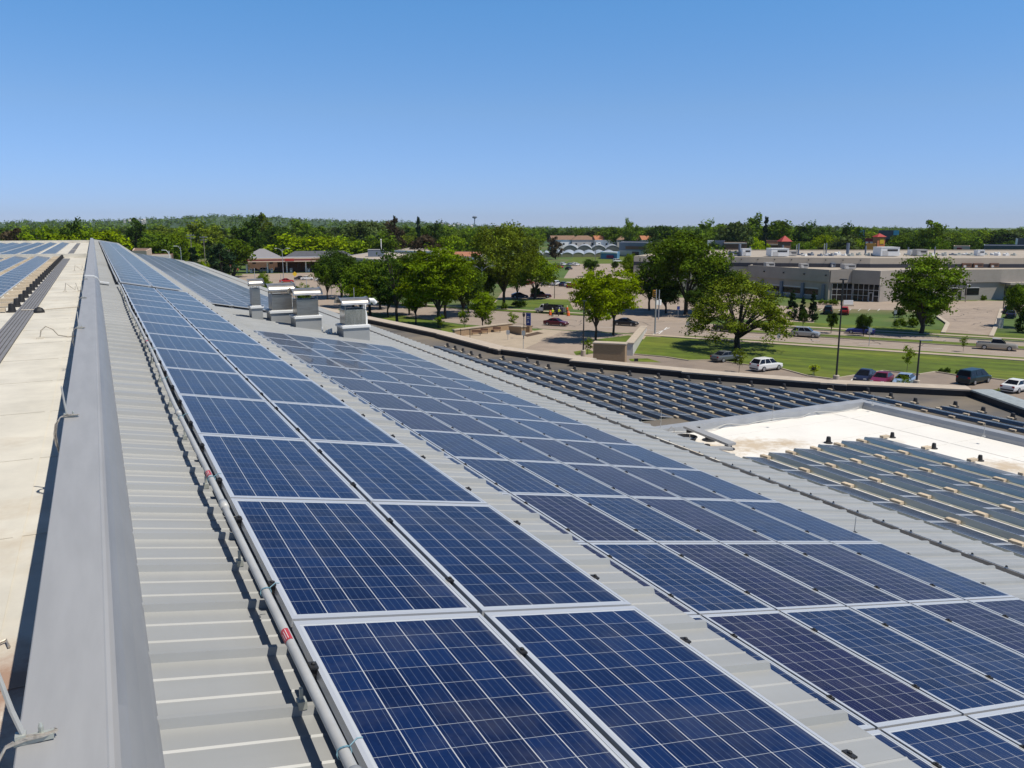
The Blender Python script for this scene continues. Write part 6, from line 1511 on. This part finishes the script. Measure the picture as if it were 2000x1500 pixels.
mb = MB(); mb.box2((-1.6, -0.9, 0.5), (1.4, 0.9, 0.65)); mb.box2((1.4, -0.06, 0.5), (2.4, 0.06, 0.6)); mb.build('deck', M['black'], tr)
mb = MB(); mb.box2((-1.2, -0.6, 0.66), (0.6, 0.6, 1.5)); mb.box2((-0.6, -0.3, 1.5), (0.2, 0.3, 1.9)); mb.build('machine', M['slate'], tr)
for s in (-1, 1): link('tyre', car_parts('pickup')[2], tr, (-0.2, s * 0.98, 0.36))
# ================================================================ people
M['skin'] = mat('skin', (0.45, 0.27, 0.18), 0.6); M['hivis'] = mat('hi_vis_yellow', (0.60, 0.70, 0.03), 0.7); M['orangecloth'] = mat('hi_vis_orange', (0.80, 0.14, 0.02), 0.7); M['denim'] = mat('dark_trousers', (0.03, 0.035, 0.05), 0.9)
def person(label, px, py, rz, top, bend=0.0, arm=0.4, group='road workers beside the truck'):
    g = G(px, py); o = thing('person', label, 'person', (g[0], g[1], 0.02), rz, group)
    bx = 0.45 * bend
    J_ = {'pel': (0, 0, 0.95), 'ch': (bx * 0.6, 0, 1.28), 'nk': (bx, 0, 1.50 - 0.08 * bend), 'hd': (bx * 1.15, 0, 1.60 - 0.1 * bend), 'ht': (bx * 1.25, 0, 1.74 - 0.12 * bend)}
    pts = [J_['pel'], J_['ch'], J_['nk'], J_['hd'], J_['ht']]; rad = [(0.15, 0.11), (0.19, 0.12), (0.07, 0.07), (0.085, 0.10), (0.07, 0.08)]; ed = [(0, 1), (1, 2), (2, 3), (3, 4)]
    for s in (-1, 1):
        i = len(pts); pts += [(bx * .8, s * 0.20, 1.44 - .08 * bend), (bx * .8 + 0.1 * arm, s * 0.27, 1.16), (bx * .8 + 0.45 * arm, s * 0.24, 1.0 + 0.1 * arm), (bx * .8 + 0.53 * arm, s * 0.23, 0.95 + .12 * arm)]; rad += [(0.07, 0.07), (0.05, 0.05), (0.038, 0.038), (0.03, 0.045)]; ed += [(1, i), (i, i + 1), (i + 1, i + 2), (i + 2, i + 3)]
        i = len(pts); pts += [(0, s * 0.10, 0.88), (0.03 + 0.12 * s, s * 0.11, 0.49), (-0.02 + 0.14 * s, s * 0.12, 0.09), (0.12 + 0.14 * s, s * 0.12, 0.04)]; rad += [(0.09, 0.09), (0.062, 0.062), (0.042, 0.042), (0.04, 0.035)]; ed += [(0, i), (i, i + 1), (i + 1, i + 2), (i + 2, i + 3)]
    me = bpy.data.meshes.new('person_body'); me.from_pydata(pts, ed, []); me.materials.append(M['skin'])
    b = link('body', me, o); sk = b.modifiers.new('skin', 'SKIN'); ss = b.modifiers.new('sub', 'SUBSURF'); ss.levels = ss.render_levels = 1
    for k, v in enumerate(me.skin_vertices[0].data): v.radius = rad[k]; v.use_root = (k == 0)
    mb = MB(); mb.tube([(0, 0, 0.88), (bx * .3, 0, 1.1), (bx * .7, 0, 1.34), (bx * .95, 0, 1.47 - .08 * bend)], [0.18, 0.185, 0.21, 0.09], 10)
    for s in (-1, 1): mb.tube([(bx * .8, s * 0.17, 1.44 - .08 * bend), (bx * .8 + .1 * arm, s * 0.27, 1.16), (bx * .8 + .3 * arm, s * 0.255, 1.06 + .05 * arm)], [0.085, 0.068, 0.058], 8)
    mb.build('jacket', top, o)
    mb = MB()
    for s in (-1, 1): mb.tube([(0, s * 0.09, 0.96), (0.03 + 0.12 * s, s * 0.11, 0.49), (-0.02 + 0.14 * s, s * 0.12, 0.08)], [0.125, 0.085, 0.07], 8)
    mb.build('trousers', M['denim'], o)
    mb = MB(); h = J_['ht']; mb.lathe((h[0], h[1], h[2] - 0.02), [(0.15, 0.0), (0.115, 0.01), (0.10, 0.08), (0.03, 0.12)], 10); mb.build('hard_hat', M['whitepaint'], o)
person('road worker in an orange jacket standing between the barrels', 1108, 614, AST + 2.6, M['orangecloth'], 0.15, 0.6)
person('road worker in a yellow vest at the back of the truck', 1091, 618, AST + 1.2, M['hivis'], 0.35, 0.9)
person('road worker in a yellow vest leaning over the truck bed', 1079, 619, AST + 2.0, M['hivis'], 0.1, 0.3)
for px, py, lb in ((1075, 616, 'orange and white barrel in front of the work truck'), (1110, 617, 'orange and white barrel beside the orange-jacketed worker')):
    g = G(px, py); o = thing('traffic_barrel', lb, 'barrel', (g[0], g[1], 0.012), 0, 'traffic barrels at the kerb')
    mb = MB(); mb.lathe((0, 0, 0), [(0.33, 0.06), (0.30, 0.5), (0.24, 1.0), (0.10, 1.06)], 14); mb.build('drum', M['orangecloth'], o)
    mb = MB()
    for z in (0.35, 0.72): mb.lathe((0, 0, z), [(0.322 - 0.07 * z, 0), (0.310 - 0.07 * z, 0.13)], 14)
    mb.build('white_band', M['whitepaint'], o); mb = MB(); mb.lathe((0, 0, 0), [(0.42, 0), (0.40, 0.06)], 14); mb.build('rubber_foot', M['black'], o)
# ================================================================ poles, signs, benches
M['polegrey'] = mat('grey_pole', (0.36, 0.38, 0.40), 0.5, 0.3); M['polebrown'] = mat('weathered_pole', (0.27, 0.23, 0.19), 0.9, var=0.2, scale=2)
M['amber'] = mat('amber_signal_case', (0.62, 0.28, 0.02), 0.5); M['bluesign'] = mat('blue_banner', (0.02, 0.05, 0.24), 0.6)
def foot(px, by, D=None): return G(px, by) if D is None else (*GD(px, by, D)[:2], 0.0)
def pole(name, label, px, by, ty, m, r0=0.10, r1=0.07, base=None, group=None, D=None, cat='lamp post'):
    g = foot(px, by, D); h = GD(px, ty, math.hypot(g[0], g[1]))[2]
    o = thing(name, label, cat, (g[0], g[1], 0), 0, group)
    mb = MB(); mb.tube([(0, 0, base or 0), (0, 0, h * 0.5), (0, 0, h)], [r0, (r0 + r1) / 2, r1], 10); mb.build('pole', m, o)
    if base: mb = MB(); mb.lathe((0, 0, 0), [(0.36, 0), (0.36, base - 0.05), (0.30, base)], 16); mb.build('concrete_base', M['kerb'], o)
    return o, h
LP = 'tall black lamp posts of the near lot'
o, h = pole('lamp_post', 'tallest black lamp post on a concrete base at the lawn edge', 1632, 752, 546, M['black'], 0.12, 0.07, 1.2, LP)
mb = MB(); mb.box((0, 0, h + 0.03), (0.75, 0.5, 0.12)); mb.build('lamp_head', M['black'], o)
o, h = pole('lamp_post', 'black lamp post with a long pale lamp arm, standing over the parked pale blue car', 1789, 757, 664, M['black'], 0.12, 0.08, 0.9, LP)
mb = MB(); mb.box((0.5, -0.35, h), (1.3, 0.35, 0.10), rz=R(-35)); mb.build('lamp_head', M['polegrey'], o)
o, h = pole('lamp_post', 'black lamp post beside the brick wall in front of the locusts', 1139, 697, 588, M['black'], 0.12, 0.07, 1.0, LP)
mb = MB(); mb.box((0, 0, h + 0.03), (0.6, 0.45, 0.12)); mb.build('lamp_head', M['black'], o)
def arm_lamp(label, px, by, ty, arms, m, D=None, group='grey street lamps', ln=2.2):
    o, h = pole('street_lamp', label, px, by, ty, m, 0.13, 0.08, None, group, D, 'street lamp')
    for s in arms:
        dx, dy = _r[0] * s, _r[1] * s
        mb = MB(); mb.tube([(0, 0, h - 0.9), (dx * ln * .35, dy * ln * .35, h - 0.2), (dx * ln * .7, dy * ln * .7, h + 0.15), (dx * ln, dy * ln, h + 0.2)], [0.07, 0.06, 0.05, 0.05], 6); mb.build('arm', m, o)
        mb = MB(); mb.box((dx * (ln + .35), dy * (ln + .35), h + 0.2), (0.9, 0.35, 0.16), rz=math.atan2(dy, dx)); mb.build('lamp_head', M['whitepaint'] if m is M['polegrey'] else m, o)
    return o
arm_lamp('grey street lamp with two arms between the bright trees', 942, 606, 521, (-1, 1), M['polegrey'])
arm_lamp('grey street lamp with one arm in the crown of the spreading tree', 1444, 640, 554, (1,), M['polegrey'])
arm_lamp('double armed lamp standing in front of the gas station canopy', 554, 548, 486, (-1, 1), M['polegrey'], ln=1.8)
arm_lamp('brown lamp post with one arm left of the gas station', 452, 548, 487, (-1,), M['polebrown'], ln=3.0)
arm_lamp('small white lamp left of the dark spruce', 354, 505, 482, (-1,), M['polegrey'], D=240, ln=1.0)
arm_lamp('white lamp beside the white fascia shop', 331, 506, 490, (-1,), M['whitepaint'], D=230, ln=1.0)
o, h = pole('car_park_lamp', 'thin lamp post at the edge of the far car park', 1083, 583, 553, M['polebrown'], 0.14, 0.08); mb = MB(); mb.box((0, 0, h), (0.7, 0.5, 0.15)); mb.build('lamp_head', M['polebrown'], o)
o, h = pole('car_park_lamp', 'thin dark lamp post in front of the glass corner entrance', 1642, 596, 545, M['black'], 0.1, 0.07); mb = MB(); mb.box((0, 0, h), (0.9, 0.5, 0.15)); mb.build('lamp_head', M['black'], o)
o, h = pole('car_park_lamp', 'black lamp post beside the driveway at the right edge tree', 1959, 604, 553, M['black'], 0.1, 0.07); mb = MB(); mb.box((-0.5, 0.2, h), (1.4, 0.4, 0.12), rz=R(-27)); mb.build('lamp_head', M['black'], o)
o, h = pole('car_park_lamp', 'thin post with a pale lamp right of the elm crown', 1885, 590, 556, M['polebrown'], 0.1, 0.07); mb = MB(); mb.box((0.4, 0, h), (1.2, 0.4, 0.12), rz=R(-27)); mb.build('lamp_head', M['whitepaint'], o)
for px, by, ty, lb in ((402, 530, 461, 'utility pole with two cross arms in front of the dark spruce'), (377, 530, 457, 'utility pole with cross arms left of the dark spruce')):
    o, h = pole('utility_pole', lb, px, by, ty, M['polebrown'], 0.2, 0.14, None, 'utility poles', cat='utility pole')
    for z in (h - 0.5, h - 1.6): mb = MB(); mb.box((0, -0.1, z), (3.2, 0.14, 0.18), rz=-YAW); mb.build('cross_arm', M['polegrey'], o)
    for s in (-1.4, -0.5, 0.5, 1.4): mb = MB(); mb.lathe((s * _r[0], s * _r[1], h - 0.4), [(0.07, 0), (0.09, 0.12), (0.05, 0.28)], 6); mb.build('insulator', M['polegrey'], o)
# traffic signal at the crossing
o, h = pole('traffic_signal', 'grey traffic signal pole with an amber signal head at the crossing', 1279, 652, 565, M['polegrey'], 0.16, 0.10, None, None, None, 'traffic signal')
for z, dx in ((h - 0.55, -0.35), (h - 1.5, -0.35)): pass
mb = MB(); mb.box((-0.38, 0.1, h - 0.7), (0.36, 0.42, 1.1)); mb.build('signal_head', M['amber'], o)
mb = MB()
for k in range(3): mb.lathe((-0.38 - 0.05, -0.15, h - 0.37 - 0.34 * k), [(0.13, 0), (0.13, -0.12), (0.10, -0.125)], 10, axis='Y')
mb.build('lens_hood', M['black'], o)
mb = MB(); mb.box((0.25, 0, h - 2.3), (0.6, 0.1, 0.8)); mb.build('sign_panel', M['whitepaint'], o)
o, h = pole('traffic_signal', 'second thin signal pole behind the amber signal, in the dark tree', 1286, 624, 566, M['polegrey'], 0.13, 0.09, None, None, None, 'traffic signal'); mb = MB(); mb.box((0.1, -0.2, h - 2.5), (0.4, 0.4, 1.1)); mb.build('signal_head', M['whitepaint'], o)
for px, by, ty, lb, kind in ((1324, 622, 598, 'small blue sign on a post below the tall maple', 'bluesign'), (1342, 655, 627, 'thin sign post at the kerb left of the spreading tree', 'polegrey'), (1520, 667, 652, 'short sign post at the lawn walkway', 'polegrey'), (1697, 676, 640, 'sign post at the kerb under the blue car', 'polegrey'), (1588, 733, 713, 'small black sign box on a stake in the lawn', 'black'), (1242, 706, 700, 'low black box on the grass strip right of the brick wall', 'black'), (577, 562, 532, 'yellow diamond warning sign near the gas station', 'yellow'), (648, 580, 552, 'white sign post beside the dark rounded tree', 'whitepaint'), (992, 664, 645, 'thin post at the front of the plaza', 'polegrey'), (1022, 684, 646, 'thin post with a small plate at the plaza drive', 'polegrey'), (1747, 628, 606, 'grey post beside the dark taller bush', 'polegrey'), (425, 530, 500, 'grey post left of the gas station', 'polegrey'), (466, 545, 524, 'black post with a red plate at the corner of the forecourt', 'red'), (452, 545, 517, 'post with a red plate on the brown lamp side', 'red')):
    o, h = pole('sign_post', lb, px, by, ty, M['polegrey'] if kind != 'red' else M['black'], 0.045, 0.04, None, 'small signs and posts', None, 'sign')
    mb = MB()
    if kind == 'yellow': mb.box((0, -0.05, h - 0.5), (1.1, 0.05, 1.1), mat=Matrix.Translation((0, 0, h - 0.5)) @ Matrix.Rotation(R(45), 4, 'Y') @ Matrix.Translation((0, 0, -(h - 0.5))))
    else: mb.box((0, -0.05, h - 0.35), (0.55, 0.05, 0.7), rz=-YAW)
    mb.build('plate', M[kind], o)
# lantern, banner pillar, benches on the plaza
o, h = pole('lantern_post', 'black lantern post beside the blue banner at the plaza', 1023, 662, 619, M['black'], 0.06, 0.05, None, None, None, 'lantern'); mb = MB(); mb.lathe((0, 0, h), [(0.10, 0), (0.20, 0.12), (0.24, 0.5), (0.30, 0.52), (0.05, 0.72)], 8); mb.build('lantern', M['black'], o)
g = G(1032, 649); o = thing('banner_sign', 'dark blue banner sign with white marks on a tan stone pillar', 'sign', (g[0], g[1], 0), AST)
mb = MB(); mb.box((0, 0, 0.55), (1.0, 1.0, 1.1)); mb.box((0, 0, 1.14), (1.1, 1.1, 0.08)); mb.build('stone_pillar', M['brick'], o); mb = MB(); mb.box((0, 0, 2.25), (0.9, 0.14, 2.1)); mb.box((0, 0, 3.36), (0.95, 0.2, 0.1)); mb.build('panel', M['bluesign'], o)
mb = MB()
for z, w_ in ((2.75, 0.5), (2.45, 0.5), (2.0, 0.3), (1.75, 0.4)): mb.box((0, -0.08, z), (w_, 0.02, 0.12))
mb.build('white_marks', M['whitepaint'], o)
for i, (px, py) in enumerate(((930, 655), (944, 652), (969, 649))):
    g = G(px, py); o = thing('bench', 'dark bench on the plaza, ' + ('left', 'middle', 'right')[i] + ' one along the stone wall', 'bench', (g[0], g[1], 0.016), R(-30), 'benches on the plaza')
    mb = MB(); mb.box((0, 0, 0.45), (1.6, 0.45, 0.06)); mb.build('seat', M['brown'], o); mb = MB(); mb.box((0, 0.24, 0.72), (1.6, 0.06, 0.36)); mb.build('backrest', M['brown'], o)
    for s in (-0.7, 0.7): mb = MB(); mb.box((s, 0, 0.21), (0.07, 0.45, 0.42)); mb.build('leg', M['black'], o)
for i, px in enumerate((900, 918, 919)):
    if i == 2: continue
    o, h = pole('plaza_post', 'slim black post before the stone wall of the plaza, ' + ('left', 'right')[i], px, 662, 645, M['black'], 0.05, 0.05, None, 'slim posts of the plaza', None, 'post'); mb = MB(); mb.lathe((0, 0, h), [(0.1, 0), (0.1, 0.12), (0.04, 0.2)], 8); mb.build('cap', M['black'], o)
g = G(1656, 598); o = thing('monument_sign', 'low white monument sign in front of the glass entrance', 'sign', (g[0], g[1], 0), R(-30)); mb = MB(); mb.box((0, 0, 0.9), (2.2, 0.4, 1.0)); mb.build('panel', M['whitepaint'], o); mb = MB(); mb.box((0, 0, 0.2), (2.6, 0.6, 0.4)); mb.build('base', M['kerb'], o)
g = G(1952, 641); o = thing('utility_cabinet', 'grey utility cabinet at the right side of the driveway', 'cabinet', (g[0], g[1], 0), R(-30)); mb = MB(); mb.box((0, 0, 0.9), (0.9, 0.7, 1.8)); mb.box((0, 0, 1.83), (1.0, 0.8, 0.06)); mb.build('housing', M['polegrey'], o); mb = MB(); mb.box((0, 0, 0.05), (1.1, 0.9, 0.1)); mb.build('plinth', M['kerb'], o); mb = MB(); mb.box((0, -0.36, 1.0), (0.7, 0.02, 1.4)); mb.build('door', M['unit'], o)
o, h = pole('flagpole', 'white pole beside the grey box on the tan flat roof', 745, 500, 469, M['whitepaint'], 0.2, 0.16, None, None, 318, 'pole'); mb = MB(); mb.lathe((0, 0, h), [(0.2, 0), (0.3, 0.2), (0.1, 0.45)], 8); mb.build('finial', M['whitepaint'], o)
o, h = pole('utility_pole', 'thin pole standing in front of the greenhouses', 1163, 512, 471, M['polebrown'], 0.16, 0.12, None, None, None, 'utility pole'); mb = MB(); mb.box((0, 0, h - 0.6), (2.2, 0.12, 0.14), rz=-YAW); mb.build('cross_arm', M['polebrown'], o)
# ================================================================ air
hz = bpy.data.materials.new('haze_air'); hz.use_nodes = True
hn = hz.node_tree; hn.nodes.remove(hn.nodes["Principled BSDF"])
pv = hn.nodes.new("ShaderNodeVolumePrincipled"); pv.inputs["Color"].default_value = (0.70, 0.83, 1.0, 1); pv.inputs["Density"].default_value = 0.000035; pv.inputs["Anisotropy"].default_value = 0.2
hn.links.new(pv.outputs[0], hn.nodes["Material Output"].inputs["Volume"])
mb = MB(); mb.box2((-9200, -9200, -30), (9200, 9200, 150))
tag(mb.build('haze', hz), 'thin blue haze over the far hills', 'haze', None, 'stuff')
